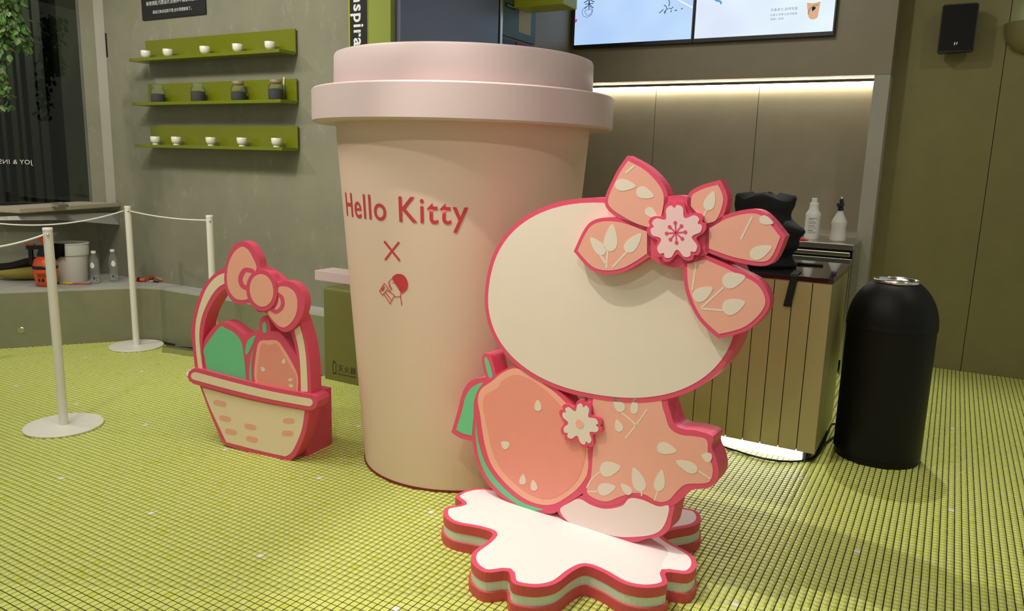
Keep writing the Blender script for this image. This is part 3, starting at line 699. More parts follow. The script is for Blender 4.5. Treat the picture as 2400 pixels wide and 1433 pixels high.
build('tan_face', slab([PB.px(*C8(q)) for q in stroke([(80, 846), (300, 905), (520, 958), (764, 1004)], 46, 6)], PB.at, .012, .0132), M_TAN, rim)
bow = bpiece('bow', [(378, 38), (330, 58), (290, 130), (268, 240), (276, 325), (312, 392), (365, 416), (432, 408), (470, 460), (512, 462), (548, 512), (592, 562), (645, 578), (702, 532), (742, 452), (744, 372), (702, 300), (640, 275), (580, 285), (545, 230), (490, 205), (470, 130), (425, 60)], -.02, .024)
bface('loop_face', [(370, 72), (322, 112), (290, 192), (286, 290), (310, 352), (350, 386), (412, 380), (410, 330), (430, 250), (462, 200), (440, 140), (410, 90)], .024, bow, M_PEACH)
bface('loop_face', [(588, 318), (640, 310), (690, 345), (706, 412), (690, 490), (642, 546), (600, 546), (556, 505), (528, 458), (570, 440), (592, 390)], .024, bow, M_PEACH)
bm = slab([PB.px(*C8(q)) for q in stroke([(436, 214), (392, 210), (366, 258), (380, 304), (424, 320)], 26)], PB.at, .0252, .0262)
build('fold', bm, M_PINK, bow)
bm = slab([PB.px(*C8(q)) for q in stroke([(578, 350), (612, 372), (616, 424), (580, 458), (548, 440)], 22)], PB.at, .0252, .0262)
build('fold', bm, M_PINK, bow)
kn = build('knot', slab(crom([PB.px(*C8(q)) for q in ellipse(497, 330, 92, 124, -.12, 30)], 2), PB.at, .02, .030), M_PINK, bow)
build('knot_face', slab(crom([PB.px(*C8(q)) for q in ellipse(497, 330, 70, 97, -.12, 30)], 2), PB.at, .030, .0312), M_PEACH, bow)
# block that props the cut-out from behind
a0, _ = PB.px(*C8((330, 1290))); a1, _ = PB.px(*C8((690, 1330)))
zt = .285
a1 -= .012
bx_poly = [(a0, 0.0), (a1, 0.0), (a1, zt), (a0, zt)]
build('prop_block', slab(bx_poly, PB.at, -.27, TB-.0005), M_PINK, bk)

# ================================================================== STANCHIONS AND ROPES
def stanchion(loc, label):
    s = empty('rope_stanchion', (loc[0], loc[1], 0), label, 'stanchion', 'white rope stanchions')
    x, y = loc[:2]
    build('base', lathe([(0, 0), (.178, 0), (.18, .003), (.18, .009), (.177, .012), (0, .012)], (x, y, 0), 56), M_WHITE, s, True, angle=40)
    build('pole', lathe([(0, .012), (.0215, .012), (.0215, .992), (.0, .992)], (x, y, 0), 28), M_WHITE, s, True, angle=40)
    build('cap', lathe([(0, .992), (.0225, .992), (.0225, 1.003), (.021, 1.005), (0, 1.005)], (x, y, 0), 28), M_WHITE, s, True, angle=40)
    d = Vector((-x, -y, 0)).normalized()
    hk = lathe([(0, .007), (.005, .006), (.007, .001), (.007, 0)], seg=12); hk.transform(Vector((0, 0, 1)).rotation_difference(d).to_matrix().to_4x4()); hk.transform(Matrix.Translation(Vector((x, y, .972))+d*.0212))
    build('hook', hk, M_CHROME, s, True)
    return s
S1, S2, S3 = (-3.769, 2.08), (-4.968, 3.298), (-3.962, 3.169)
_a, _b = on_z(-230, 585, .972), on_z(-150, 501, .972)
S0, S9 = (_a.x, _a.y), (_b.x, _b.y)
stanchion(S1, 'white rope stanchion nearest the camera, in front of the orange spray bottle')
stanchion(S2, 'white rope stanchion standing by the bench corner behind the nearest one')
stanchion(S3, 'white rope stanchion partly hidden behind the fruit basket cutout')
stanchion(S0, 'white rope stanchion beyond the left picture edge, nearer to the camera')
stanchion(S9, 'white rope stanchion beyond the left picture edge, closer to the window')
def rope(a, b, sag, label):
    pts = []
    for i in range(25):
        t = i/24; pts.append((a[0]+(b[0]-a[0])*t, a[1]+(b[1]-a[1])*t, .972-4*sag*t*(1-t)))
    o = build('rope', tube(pts, .0045, 8), M_ROPE, None, True, loc=((a[0]+b[0])/2, (a[1]+b[1])/2, .9)); tag(o, label, 'rope', 'white barrier ropes')
def off(a, b, r=.0265):
    d = (Vector(b)-Vector(a)).normalized()*r; return (a[0]+d.x, a[1]+d.y)
rope(off(S1, S0), off(S0, S1), .035, 'white rope running left from the nearest stanchion')
rope(off(S2, S9), off(S9, S2), .085, 'sagging white rope left of the bench corner stanchion, in front of the window ledge')
rope(off(S2, S3), off(S3, S2), .015, 'taut white rope between the bench corner stanchion and the one behind the basket')

# ================================================================== GREEN WALL SHELVES, CUPS, JARS
SX0, SX1 = -5.14, -3.668
for zb, lab in ((2.005, 'topmost green wall shelf holding white teacups, below the black plaque'), (1.706, 'middle green wall shelf holding glass jars of tea'), (1.415, 'lowest green wall shelf holding white teacups')):
    s = empty('wall_shelf', (-4.4, WALL_Y, zb), lab, 'shelf', 'green wall shelves')
    build('back_plate', boxbm((SX0, WALL_Y-.022, zb), (SX1, WALL_Y-.012, zb+.152), bevel=.002), M_SHELF, s)
    build('shelf_board', boxbm((SX0, WALL_Y-.155, zb-.006), (SX1-.002, WALL_Y-.0222, zb+.015), bevel=.002), M_SHELF, s)
    build('standoff', boxbm((SX0+.1, WALL_Y-.012, zb+.06), (SX0+.16, WALL_Y, zb+.1)), M_BPLAST, s); build('standoff', boxbm((SX1-.16, WALL_Y-.012, zb+.06), (SX1-.1, WALL_Y, zb+.1)), M_BPLAST, s)
ORD = ['leftmost', 'second from left', 'middle', 'second from right', 'rightmost']
def teacup(x, y, z):
    c = empty('teacup', (x, y, z), None, 'cup')
    build('bowl', lathe([(0, .010), (.020, .010), (.027, .016), (.0315, .028), (.0335, .056), (.0325, .0568), (.0305, .054), (.0285, .03), (.02, .018), (0, .016)], (x, y, z), 28), M_CHINA, c, True)
    build('foot_ring', lathe([(0, 0), (.020, 0), (.020, .004), (.018, .013), (0, .013)], (x, y, z), 28), M_CHINA, c, True, angle=40)
    return c
for zb, pxs, py, nm in ((2.0205, (341, 393, 480, 557, 633), 118, 'top'), (1.4305, (364, 413, 494, 567, 648), 331, 'lowest')):
    for k, px in enumerate(pxs):
        x = on_y(px, py, WALL_Y-.085).x; c = teacup(x, WALL_Y-.085, zb)
        tag(c, f'small white porcelain teacup on the {nm} green shelf, {ORD[k]} of five', 'cup', f'teacups on the {nm} shelf')
J = ['leftmost', 'second', 'third', 'rightmost']
for k, px in enumerate((370, 464, 559, 647)):
    x = on_y(px, 218, WALL_Y-.085).x; y, z = WALL_Y-.085, 1.7215
    j = empty('tea_jar', (x, y, z), f'glass jar of dark loose tea on the middle green shelf, {J[k]} from the window side' if k not in (0, 3) else f'glass jar of dark loose tea on the middle green shelf, {J[k]} of four', 'jar', 'tea jars on the middle shelf')
    build('glass', lathe([(0, .0), (.044, .0), (.047, .006), (.047, .078), (.040, .094), (.034, .098), (.034, .106)], (x, y, z), 32), M_JARGLASS, j, True)
    build('tea', lathe([(0, .006), (.043, .006), (.043, .058+.01*(k % 2)), (.02, .062+.01*(k % 2)), (0, .06)], (x, y, z), 28), M_TEA, j, True, angle=40)
    build('stopper', lathe([(0, .1), (.03, .1), (.036, .107), (.036, .120), (.033, .124), (0, .124)], (x, y, z), 28), M_LIDWOOD if k > 1 else M_JARGLASS, j, True, angle=40)
p = on_y(659, 190, WALL_Y-.05)
sc = empty('tea_scoop', (p.x, WALL_Y-.05, 1.717), 'thin white scoop standing behind the rightmost tea jar', 'scoop')
build('handle', tube([(p.x-.004, WALL_Y-.032, 1.718), (p.x, WALL_Y-.03, 1.80), (p.x+.003, WALL_Y-.028, 1.868)], .004, 8), M_CHINA, sc, True)
# black wall plaque
pq = empty('wall_plaque', (-4.84, WALL_Y, 2.3), 'black wall plaque with white lettering above the green shelves', 'plaque')
build('board', boxbm((-5.172, WALL_Y-.012, 2.300), (-4.499, WALL_Y, 2.78), bevel=.002), M_SIGN, pq)
for me, px0, px1, py0, py1 in ((TX_PLQ1, (343, 13), (462, -6), 0, 0), (TX_PLQ2, (358, 26), (449, 16), 0, 0)):
    mn, mx, my0, my1 = text_size(me); A = on_y(px0[0], px0[1], WALL_Y-.0125); B = on_y(px1[0], px1[1], WALL_Y-.0125); k = (B.x-A.x)/(mx-mn)
    place_text('lettering', me, M_LETTER, pq, lambda x, y: Vector((A.x+(x-mn)*k, WALL_Y-.0128, (2.392 if me is TX_PLQ1 else 2.335)+(y-my0)*k)))
# small dark slot in the wall corner
pa, pb_ = on_y(248, 78, WALL_Y), on_y(250, 134, WALL_Y)
build('corner_slot', boxbm((pa.x-.004, WALL_Y-.006, pb_.z), (pa.x+.008, WALL_Y, pa.z)), M_BPLAST, wback)
# tall black vertical sign by the lime end panel
vsn = empty('vertical_sign', (-3.15, WALL_Y, 2.2), 'tall black vertical sign with white letters between grey wall and lime panel', 'sign')
build('board', boxbm((-3.212, WALL_Y-.03, 1.2), (-3.079, WALL_Y-.012, CEIL_Z-.2), bevel=.002), M_SIGN, vsn)
build('edge_strip', boxbm((-3.222, WALL_Y-.032, 1.2), (-3.213, WALL_Y, CEIL_Z-.2)), M_LIMEBOX, vsn)
build('edge_strip', boxbm((-3.0785, WALL_Y-.032, 1.2), (-3.0755, WALL_Y, CEIL_Z-.2)), M_LIMEBOX, vsn)
mn, mx, my0, my1 = text_size(TX_SIGN)
zs_ = on_y(845, 3, WALL_Y-.031).z; za_ = on_y(845, 78, WALL_Y-.031).z
k = .098/.9
place_text('lettering', TX_SIGN, M_LETTER, vsn, lambda x, y: Vector((-3.182+y*k, WALL_Y-.0312, 2.352-(x-mn)*k)))

# ================================================================== EXTINGUISHER CABINET
xb = empty('extinguisher_box', (-3.12, 3.55, 0), 'olive green metal fire extinguisher box between bench and giant cup', 'box')
def ext_shape():
    bm = boxbm((-3.312, 3.465, 0), (-2.94, 3.645, .592))
    eds = [e for e in bm.edges if abs(e.verts[0].co.z-.592) < 1e-5 and abs(e.verts[1].co.z-.592) < 1e-5]
    bmesh.ops.bevel(bm, geom=eds, offset=.028, segments=5, affect='EDGES', profile=.5); return bm
build('casing', ext_shape(), M_OLIVEDARK, xb, True, angle=25)
FY = 3.4645
mn, mx, my0, my1 = text_size(TX_FIRE); A = on_y(792, 875, FY); B = on_y(834, 872, FY); k = (B.x-A.x)/(mx-mn)
zc = on_y(812, 865, FY).z
place_text('lettering', TX_FIRE, M_BLACKLET, xb, lambda x, y: Vector((A.x+(x-mn)*k, FY, zc-.028+(y-my0)*k)))
mn2, mx2, a0_, a1_ = text_size(TX_FIRE_EN); k2 = (B.x-A.x)/(mx2-mn2)
place_text('small_lettering', TX_FIRE_EN, M_BLACKLET, xb, lambda x, y: Vector((A.x+(x-mn2)*k2, FY, zc-.05+(y-a0_)*k2)))
ix = on_y(784, 865, FY).x
bm = slab(stroke([(ix-.012, zc-.045), (ix-.012, zc+.012), (ix-.006, zc+.026), (ix+.006, zc+.026), (ix+.012, zc+.012), (ix+.012, zc-.045)], .004, 4), lambda a, z, d: Vector((a, FY-d, z)), 0, .0005)
bm = slab(stroke([(ix-.012, zc-.045), (ix+.012, zc-.045)], .006), lambda a, z, d: Vector((a, FY-d, z)), 0, .0005, bm)
bm = slab(stroke([(ix, zc+.026), (ix, zc+.036), (ix-.013, zc+.03)], .004), lambda a, z, d: Vector((a, FY-d, z)), 0, .0005, bm)
build('extinguisher_icon', bm, M_BLACKLET, xb)

# ================================================================== SIDE WALL BOARDS AND HANGING BOX
def side_px(x, y): d = ray(x, y); t = SIDE_X/d.x; return CAM+d*t
bp = empty('blue_grey_panel', (SIDE_X, 4.2, 2.2), 'blue grey display panel high on the side wall behind the giant cup lid', 'panel')
build('panel', boxbm((SIDE_X, 3.672, 1.95), (SIDE_X+.03, 4.765, 3.0), bevel=.003), M_BLUEPANEL, bp)
build('edge_trim', boxbm((SIDE_X, 4.785, 2.19), (SIDE_X+.035, 4.815, 3.0), bevel=.003), M_STEEL, bp)
nb = empty('notice_board', (SIDE_X, 5.1, 2.3), 'dark teal notice board with a pinned paper sheet beside the blue grey panel', 'notice board')
build('board', boxbm((SIDE_X, 4.83, 2.262), (SIDE_X+.012, 5.34, 2.66), bevel=.002), M_TEAL, nb)
build('header_plate', boxbm((SIDE_X+.012, 4.88, 2.455), (SIDE_X+.016, 5.02, 2.485), bevel=.002), M_BLACKLET, nb)
build('paper', boxbm((SIDE_X+.012, 5.08, 2.315), (SIDE_X+.0135, 5.26, 2.56)), M_PAPER, nb)
mn, mx, my0, my1 = text_size(TX_BOARD); k = .10/(mx-mn)
place_text('lettering', TX_BOARD, M_LETTER, nb, lambda x, y: Vector((SIDE_X+.0165, 4.90+(x-mn)*k, 2.464+(y-my0)*k)))
nv = tag(build('navy_placard', boxbm((SIDE_X, 4.83, 2.08), (SIDE_X+.01, 5.05, 2.245), bevel=.002), M_NAVYB, loc=(SIDE_X, 4.94, 2.08)), 'navy placard under the teal notice board, just above the cup lid', 'placard')
rd = tag(build('red_placard', boxbm((SIDE_X, 5.065, 2.08), (SIDE_X+.01, 5.34, 2.245), bevel=.002), M_REDB, loc=(SIDE_X, 5.2, 2.08)), 'dark red placard next to the navy one, just above the cup lid', 'placard')
gb = empty('hanging_sign_box', (-2.7, 5.1, 2.47), 'lime green box sign hanging from above, left of the menu screens', 'sign')
build('shell', boxbm((-2.895, 5.0, 2.468), (-2.502, 5.22, 2.95), bevel=.003), M_LIMEBOX, gb)
build('hanger', boxbm((-2.70, 5.1, 2.95), (-2.68, 5.12, CEIL_Z)), M_STEEL, gb)

# ================================================================== MENU SCREENS
def SP(x, y, Y=5.944): p_ = on_y(x, y, Y); return (p_.x, p_.z)
def sframe(Y): return lambda a, z, d: Vector((a, Y-d, z))
for k, (x0, x1, mm, lab) in enumerate(((-2.875, -1.868, M_SCR1, 'pale blue lit menu screen on the left above the bar'), (-1.866, -.859, M_SCR2, 'whitish lit menu screen on the right above the bar, showing a drink cup'))):
    sc = empty('menu_screen', ((x0+x1)/2, BAR_Y, 2.3), lab, 'screen', 'menu screens above the bar')
    build('frame', boxbm((x0, 5.95, 2.312), (x1, BAR_Y, 2.92), bevel=.003), M_BPLAST, sc)
    build('display', boxbm((x0+.012, 5.9485, 2.342), (x1-.012, 5.9505, 2.905)), mm, sc)
    F = sframe(5.948)
    if k == 0:
        bm = None
        for q in ([(1556, 29), (1560, 24), (1565, 20)], [(1557, 32), (1560, 27)], [(1556, 12), (1561, 15), (1562, 20)], [(1567, 0), (1569, 7), (1567, 14)], [(1568, 19), (1573, 20), (1577, 16)], [(1572, 28), (1573, 24)], [(1581, 25), (1584, 23), (1586, 25)], [(1545, 30), (1550, 26), (1554, 22)], [(1596, 21), (1600, 19)]):
            bm = slab([SP(*c) for c in stroke(q, 1.6, 4)], F, 0, .0004, bm)
        build('leaf_doodle', bm, M_INK, sc)
        bm = slab([SP(*c) for c in stroke([(1381, 14), (1372, 16), (1364, 26), (1367, 37), (1376, 40), (1386, 33), (1388, 22), (1381, 14)], 1.2, 5)], F, 0, .0004)
        bm = slab([SP(*c) for c in stroke([(1371, 24), (1386, 22), (1385, 30), (1378, 36), (1371, 30), (1371, 24)], 1.2, 5)], F, 0, .0004, bm)
        build('peach_doodle', bm, M_INKG, sc)
        for me, (cx, cy), w in ((TX_SCRBIG, (1367, 8), 26), (TX_SCRBIG2, (1369, 23), 22)):
            mn, mx, my0, my1 = text_size(me); a0_, z0_ = SP(cx, cy); a1_, _ = SP(cx+w, cy); kk = (a1_-a0_)/(mx-mn)
            place_text('lettering', me, M_INK, sc, lambda x, y: Vector((a0_+(x-mn)*kk, 5.9478, z0_+(y-my0)*kk*.8)))
        build('fruit_corner', slab([SP(*c) for c in crom([(1347, 46), (1352, 45), (1351, 50), (1347, 54)], 4)], F, 0, .0004), M_INKRED, sc)
        build('light_streak', slab([SP(*c) for c in stroke([(1590, 0), (1622, 17)], 3)], F, 0, .0004), M_INKWHITE, sc)
    else:
        for me, (cx, cy), (dx, dy) in ((TX_SCR[0], (1806, 27), (1869, 22)), (TX_SCR[1], (1805, 38), (1868, 33)), (TX_SCR[2], (1805, 48), (1836, 45))):
            mn, mx, my0, my1 = text_size(me); a0_, z0_ = SP(cx, cy); a1_, _ = SP(dx, dy); kk = (a1_-a0_)/(mx-mn)
            place_text('lettering', me, M_INKG, sc, lambda x, y: Vector((a0_+(x-mn)*kk, 5.9478, z0_+(y-my0)*kk)))
        build('drink_picture', slab([SP(*c) for c in crom([(1891, 5, 1), (1894, 36), (1899, 44), (1906, 45), (1914, 42), (1917, 36), (1923, 3, 1)], 5)], F, 0, .0004), M_INKTEA, sc)
        build('drink_rim', slab([SP(*c) for c in stroke([(1889, 3), (1905, 5.5), (1924, 1)], 3, 5)], F, .0004, .0008), M_INKWHITE, sc)
        build('drink_badge', slab([SP(*c) for c in stroke([(1894, 33), (1897, 22), (1908, 13), (1917, 11)], 2.4, 5)], F, .0004, .0008), M_INKGREY2, sc)
        build('drink_mark', slab([SP(*c) for c in crom([(1903, 18), (1908, 15), (1912, 18), (1909, 22), (1904, 26)], 4)], F, .0004, .0008), M_INK, sc)
        build('splash_picture', slab([SP(*c) for c in crom([(1674, 0), (1686, 0), (1692, 5), (1689, 11), (1686, 5), (1680, 4)], 4)], F, 0, .0004), M_INKBLUE, sc)

# LED profile under the soffit
led = empty('led_strip', (-1.7, BARBACK_Y-.03, 2.03), 'glowing warm LED strip light under the bar soffit', 'light')
build('profile', boxbm((SIDE_X+.01, BARBACK_Y-.045, 2.028), (-.578, BARBACK_Y-.001, 2.0445), bevel=.002), M_BARWALL, led)
build('diffuser', boxbm((SIDE_X+.015, BARBACK_Y-.036, 2.022), (-.58, BARBACK_Y-.012, 2.0278)), M_LED, led)

# ================================================================== BAR COUNTERS
sco = empty('steel_counter', (-1.7, 5.8, 0), 'stainless steel back counter along the bar wall', 'counter')
SY0 = 5.545
build('worktop', boxbm((SIDE_X+.01, SY0, .862), (-.54, BARBACK_Y-.002, .9), bevel=.003), M_STEEL, sco)
build('backsplash', boxbm((SIDE_X+.01, BARBACK_Y-.012, .9), (-.582, BARBACK_Y-.001, .935)), M_STEEL, sco)
build('rail', boxbm((SIDE_X+.02, SY0+.012, .815), (-.56, SY0+.04, .845), bevel=.006), M_STEEL, sco)
build('front_panel', boxbm((SIDE_X+.02, SY0+.02, .10), (-.548, SY0+.035, .80), bevel=.003), M_STEEL, sco)
build('carcass', boxbm((SIDE_X+.02, SY0+.045, .0), (-.583, BARBACK_Y-.004, .861)), M_BPLAST, sco)
build('side_panel', boxbm((-.548, SY0+.02, .0), (-.541, BAR_Y-.01, .861)), M_STEEL, sco)

ctr = empty('plank_counter', (-1.1, 4.0, 0), 'olive plank fronted counter with glossy black top behind the plaque', 'counter')
KX0, KX1, KY0, KY1 = -1.78, -.432, 3.69, 4.367
build('carcass', boxbm((KX0+.02, KY0+.02, .062), (KX1-.02, KY1-.012, .872)), M_BPLAST, ctr)
x = KX1
pw = .0845
while x-pw > KX0-.001:
    build('plank', boxbm((x-pw+.0035, KY0, .06), (x, KY0+.018, .872), bevel=.002), M_OLIVE, ctr); x -= pw
y = KY0+.02
while y+.0845 <= KY1+.01:
    build('side_plank', boxbm((KX1-.018, y, .06), (KX1, y+.081, .872), bevel=.002), M_OLIVE, ctr); y += pw
build('worktop', boxbm((KX0-.01, KY0-.004, .875), (KX1+.004, KY1, .9), bevel=.003), M_BLACKGLOSS, ctr)
build('top_edge', boxbm((KX0-.008, KY0-.002, .8725), (KX1+.002, KY0+.02, .8748)), M_WOOD, ctr)
build('lit_plinth', boxbm((KX0+.1, KY0+.045, .002), (-.492, KY0+.06, .0615)), M_PLINTH, ctr)
build('plinth_body', boxbm((KX0+.1, KY0+.062, .0), (-.475, KY1-.05, .0615)), M_BPLAST, ctr)

# black bag with a hanging strap on the counter
bag = empty('black_bag', (-.86, 3.98, .9), 'crumpled black cloth bag on the glossy counter with its strap hanging down', 'bag')
bm = bmesh.new(); rows = []; NZ, NA = 26, 48
for i in range(NZ+1):
    t = i/NZ; z = .9015+.355*t
    r0 = .180-.03*math.sin(t*9.5+.4)*(.35+t)-.03*t + (.01*math.cos(t*23) if 0 < t < 1 else 0)
    if t > .93: r0 *= math.sqrt(max(.02, 1-((t-.93)/.075)**2))
    row = []
    for k in range(NA):
        an = 2*math.pi*k/NA
        w = .05*math.sin(3*an+t*6)+.03*math.sin(5*an-t*9+1)+.012*math.sin(9*an+t*14)
        row.append(bm.verts.new((-.845+.03*t+r0*1.08*(1+w)*math.cos(an), 3.99+r0*.78*(1+w)*math.sin(an), z+.012*math.sin(4*an+t*8)*t)))
    rows.append(row)
for a_, b_ in zip(rows, rows[1:]):
    for k in range(NA): bm.faces.new((a_[k], a_[(k+1) % NA], b_[(k+1) % NA], b_[k]))
bm.faces.new(rows[0][::-1]); bm.faces.new(rows[-1])
build('bag_body', bm, M_FABRIC, bag, True)
p0 = on_y(1862, 650, KY0-.006); p1 = on_y(1845, 720, KY0-.012)
bm = bmesh.new(); rows = []
for (px, py, Y, z) in ((p0.x-.012, KY0+.16, 0, .9035), (p0.x-.004, KY0-.001, 0, .9035), (p0.x, KY0-.009, 0, .896), (p0.x-.010, KY0-.012, 0, .82), (p0.x-.02, KY0-.012, 0, .752)):
    rows.append([bm.verts.new((px-.017, py, z)), bm.verts.new((px+.017, py, z)), bm.verts.new((px+.017, py+.0015, z+.0012)), bm.verts.new((px-.017, py+.0015, z+.0012))])
for a, b in zip(rows, rows[1:]):
    for k in range(4): bm.faces.new((a[k], a[(k+1) % 4], b[(k+1) % 4], b[k]))
bm.faces.new(rows[0]); bm.faces.new(rows[-1][::-1])
build('strap', bm, M_FABRIC, bag)
p = on_z(1893, 618, .905)
ph_ = empty('phone', (p.x, p.y, .9), 'black mobile phone lying on the glossy counter top', 'phone')
rt = Matrix.Rotation(.15, 4, 'Z')
build('body', boxbm((p.x-.075, p.y-.038, .9005), (p.x+.075, p.y+.038, .911), bevel=.004, rot=rt), M_BPLAST, ph_)
build('screen', boxbm((p.x-.07, p.y-.034, .9112), (p.x+.07, p.y+.034, .9117), rot=rt), M_BLACKGLOSS, ph_)

# bottles on the steel counter
p = on_z(1898, 561, .9)+Vector((0, .05, .0006))
b1 = empty('cleaner_bottle', (p.x, p.y, .9), 'white plastic cleaner bottle with printed label on the steel counter', 'bottle')
build('bottle', lathe([(0, 0), (.046, 0), (.05, .006), (.05, .155), (.052, .17), (.050, .18), (.034, .205), (.029, .235), (.030, .24), (.031, .25), (.026, .258), (0, .258)], (p.x, p.y, .9), 32), M_LABELW, b1, True, angle=50)
build('cap', lathe([(0, .258), (.02, .258), (.02, .286), (.017, .289), (0, .289)], (p.x, p.y, .9), 24), M_WHITE, b1, True, angle=40)
vd = (CAM-p); vd.z = 0; vd.normalize(); va = math.atan2(vd.y, vd.x)
def label_lines(name, c, r, z0, rows, parent, material, a0, w):
    bm = bmesh.new()
    for k, (dz, h_, s, e_) in enumerate(rows):
        seg = 6
        vs0 = [(a0+w*(s+(e_-s)*i/seg)) for i in range(seg+1)]
        lo = [bm.verts.new((c.x+r*math.cos(a), c.y+r*math.sin(a), z0+dz)) for a in vs0]; hi = [bm.verts.new((c.x+r*math.cos(a), c.y+r*math.sin(a), z0+dz+h_)) for a in vs0]
        for i in range(seg): bm.faces.new((lo[i], lo[i+1], hi[i+1], hi[i]))
    build(name, bm, material, parent)
label_lines('label_print', p, .0505, .9, [(.145, .003, -.4, .4), (.137, .0025, -.4, .1), (.125, .002, -.4, .35), (.117, .002, -.4, .3), (.109, .002, -.4, .38), (.095, .003, -.4, .2), (.085, .002, -.4, .35), (.075, .002, -.4, .33), (.06, .004, -.4, .1), (.05, .002, -.4, .4), (.042, .002, -.4, .36)], b1, M_SIGN, va, 1.4)
p = on_z(1960, 567, .9)+Vector((0, .05, .0006))
b2_ = empty('spray_bottle', (p.x, p.y, .9), 'translucent spray bottle with dark blue trigger head at the end of the steel counter', 'bottle')
build('bottle', lathe([(0, 0), (.046, 0), (.052, .008), (.053, .02), (.047, .10), (.052, .128), (.050, .14), (.030, .18), (.018, .205), (.017, .215), (0, .215)], (p.x, p.y, .9), 32), M_BUCKET, b2_, True)
build('collar', lathe([(0, .213), (.019, .213), (.019, .235), (.012, .24), (0, .24)], (p.x, p.y, .9), 24), M_NAVY, b2_, True, angle=40)
d = vd; hd = boxbm((-.012, -.05, .24), (.012, .03, .268), bevel=.006); hd = tube([(0, -.022, .255), (0, -.034, .235), (0, -.03, .215)], .005, 8, hd)
hd = boxbm((-.008, -.016, .268), (.008, .02, .295), hd, bevel=.004)
hd.transform(Matrix.Rotation(-.25, 4, 'Z')); hd.transform(Matrix.Translation((p.x, p.y, .9))); build('trigger_head', hd, M_NAVY, b2_)
nz = lathe([(0, .295), (.007, .295), (.007, .308), (0, .308)], (p.x, p.y, .9), 12); build('nozzle', nz, M_WHITE, b2_, True, angle=40)
p = on_z(1877, 563, .905)
lt = empty('red_marker', (p.x, p.y, .9), 'short red marker lying beside the white cleaner bottle', 'marker')
build('barrel', tube([(p.x-.045, p.y, .909), (p.x+.03, p.y+.003, .909)], .0085, 12), M_REDPL, lt, True, angle=40)
build('cap', tube([(p.x+.03, p.y+.003, .909), (p.x+.048, p.y+.004, .909)], .0078, 12), M_ORANGE, lt, True, angle=40)

# dome-topped bin
BX, BYc, BR = -.19, 4.03, .197
bn = empty('litter_bin', (BX, BYc, 0), 'black round litter bin with domed lid and chrome rimmed opening', 'bin')
build('body', lathe([(0, .0), (BR-.006, .0), (BR-.006, .028), (BR, .032), (BR, .655), (0, .655)], (BX, BYc, 0), 72), M_BLACK, bn, True, angle=35)
dome = [(BR+.003, .652), (BR+.004, .665)]
for i in range(0, 16):
    a = math.radians(i*4); dome.append(((BR+.003)*math.cos(a), .668+.235*math.sin(a)))
dome = [(r, z) for r, z in dome if r > .1]
build('dome_lid', lathe(dome+[(.098, dome[-1][1]+.006), (.094, dome[-1][1]-.03)], (BX, BYc, 0), 72), M_BLACK, bn, True, angle=50)
zt_ = dome[-1][1]+.006
build('chrome_ring', lathe([(.094, zt_-.03), (.104, zt_-.003), (.103, zt_+.004), (.096, zt_+.006), (.090, zt_+.003), (.089, zt_-.05), (.094, zt_-.03)], (BX, BYc, 0), 56), M_CHROME, bn, True)
build('liner', lathe([(0, .5), (.088, .5), (.0885, zt_-.04)], (BX, BYc, 0), 40), M_BLACK, bn, True)

# cable on the floor
cb = [on_z(x, y, .006) for x, y in ((1640, 1032), (1690, 1046), (1740, 1062), (1790, 1076), (1840, 1082), (1885, 1080), (1910, 1070), (1930, 1045), (1948, 1030), (1962, 1020))]
pts = crom([(c.x, c.y) for c in cb], 5, False)
tag(build('floor_cable', tube([(a, b, .0062) for a, b in pts], .0058, 8), M_BPLAST, None, True, loc=(cb[4].x, cb[4].y, 0)), 'black cable curving over the floor along the lit counter plinth', 'cable')
cb = [on_z(x, y, .006) for x, y in ((1885, 1087), (1905, 1078), (1925, 1055), (1938, 1020), (1946, 1000), (1953, 994), (1962, 995))]
pts = crom([(c.x, c.y) for c in cb], 5, False)
tag(build('floor_cable', tube([(a, b, .018-.012*min(1, i/6)) for i, (a, b) in enumerate(pts)], .005, 8), M_BPLAST, None, True, loc=(cb[3].x, cb[3].y, 0)), 'second black cable running back between counter and litter bin', 'cable')

# wall speaker and sconce on the right wall
sp = empty('wall_speaker', (-.107, 6.12, 2.33), 'black wall mounted loudspeaker high on the right wall', 'speaker')
bm = bmesh.new()
def sfr(a, z, d): return Vector((a, 6.12-d, z))
bm = slab([(-.212, 2.178), (-.002, 2.184), (-.002, 2.482), (-.212, 2.482)], sfr, -.0, .10)
bmesh.ops.bevel(bm, geom=[e for e in bm.edges if abs(e.verts[0].co.y-e.verts[1].co.y) > .05], offset=.008, segments=2, affect='EDGES')
build('cabinet', bm, M_BPLAST, sp)
build('grille', boxbm((-.204, 6.0165, 2.19), (-.010, 6.02, 2.474), bevel=.003), M_FABRIC, sp)
bm = slab([(-.118, 2.222), (-.112, 2.222), (-.112, 2.240), (-.118, 2.240)], lambda a, z, d: Vector((a, 6.016-d, z)), 0, .0008)
bm = slab([(-.106, 2.222), (-.100, 2.226), (-.098, 2.240), (-.105, 2.240)], lambda a, z, d: Vector((a, 6.016-d, z)), 0, .0008, bm)
build('badge', bm, M_LETTER, sp)
build('bracket', boxbm((-.13, 6.12, 2.28), (-.08, RW_Y, 2.36)), M_BPLAST, sp)
sn = empty('wall_sconce', (.31, RW_Y, 2.28), 'beige bowl shaped wall sconce at the right edge of the picture', 'lamp')
bm = bmesh.new(); prof = [(.0, -.15), (.04, -.146), (.10, -.115), (.145, -.06), (.16, .0), (.165, .055), (.155, .06), (.15, .0), (.0, -.05)]
rings = []
for r, z in prof: rings.append([bm.verts.new((.33+r*1.05*math.cos(math.pi*i/20), RW_Y-.001-r*.75*math.sin(math.pi*i/20), 2.31+z)) for i in range(21)])
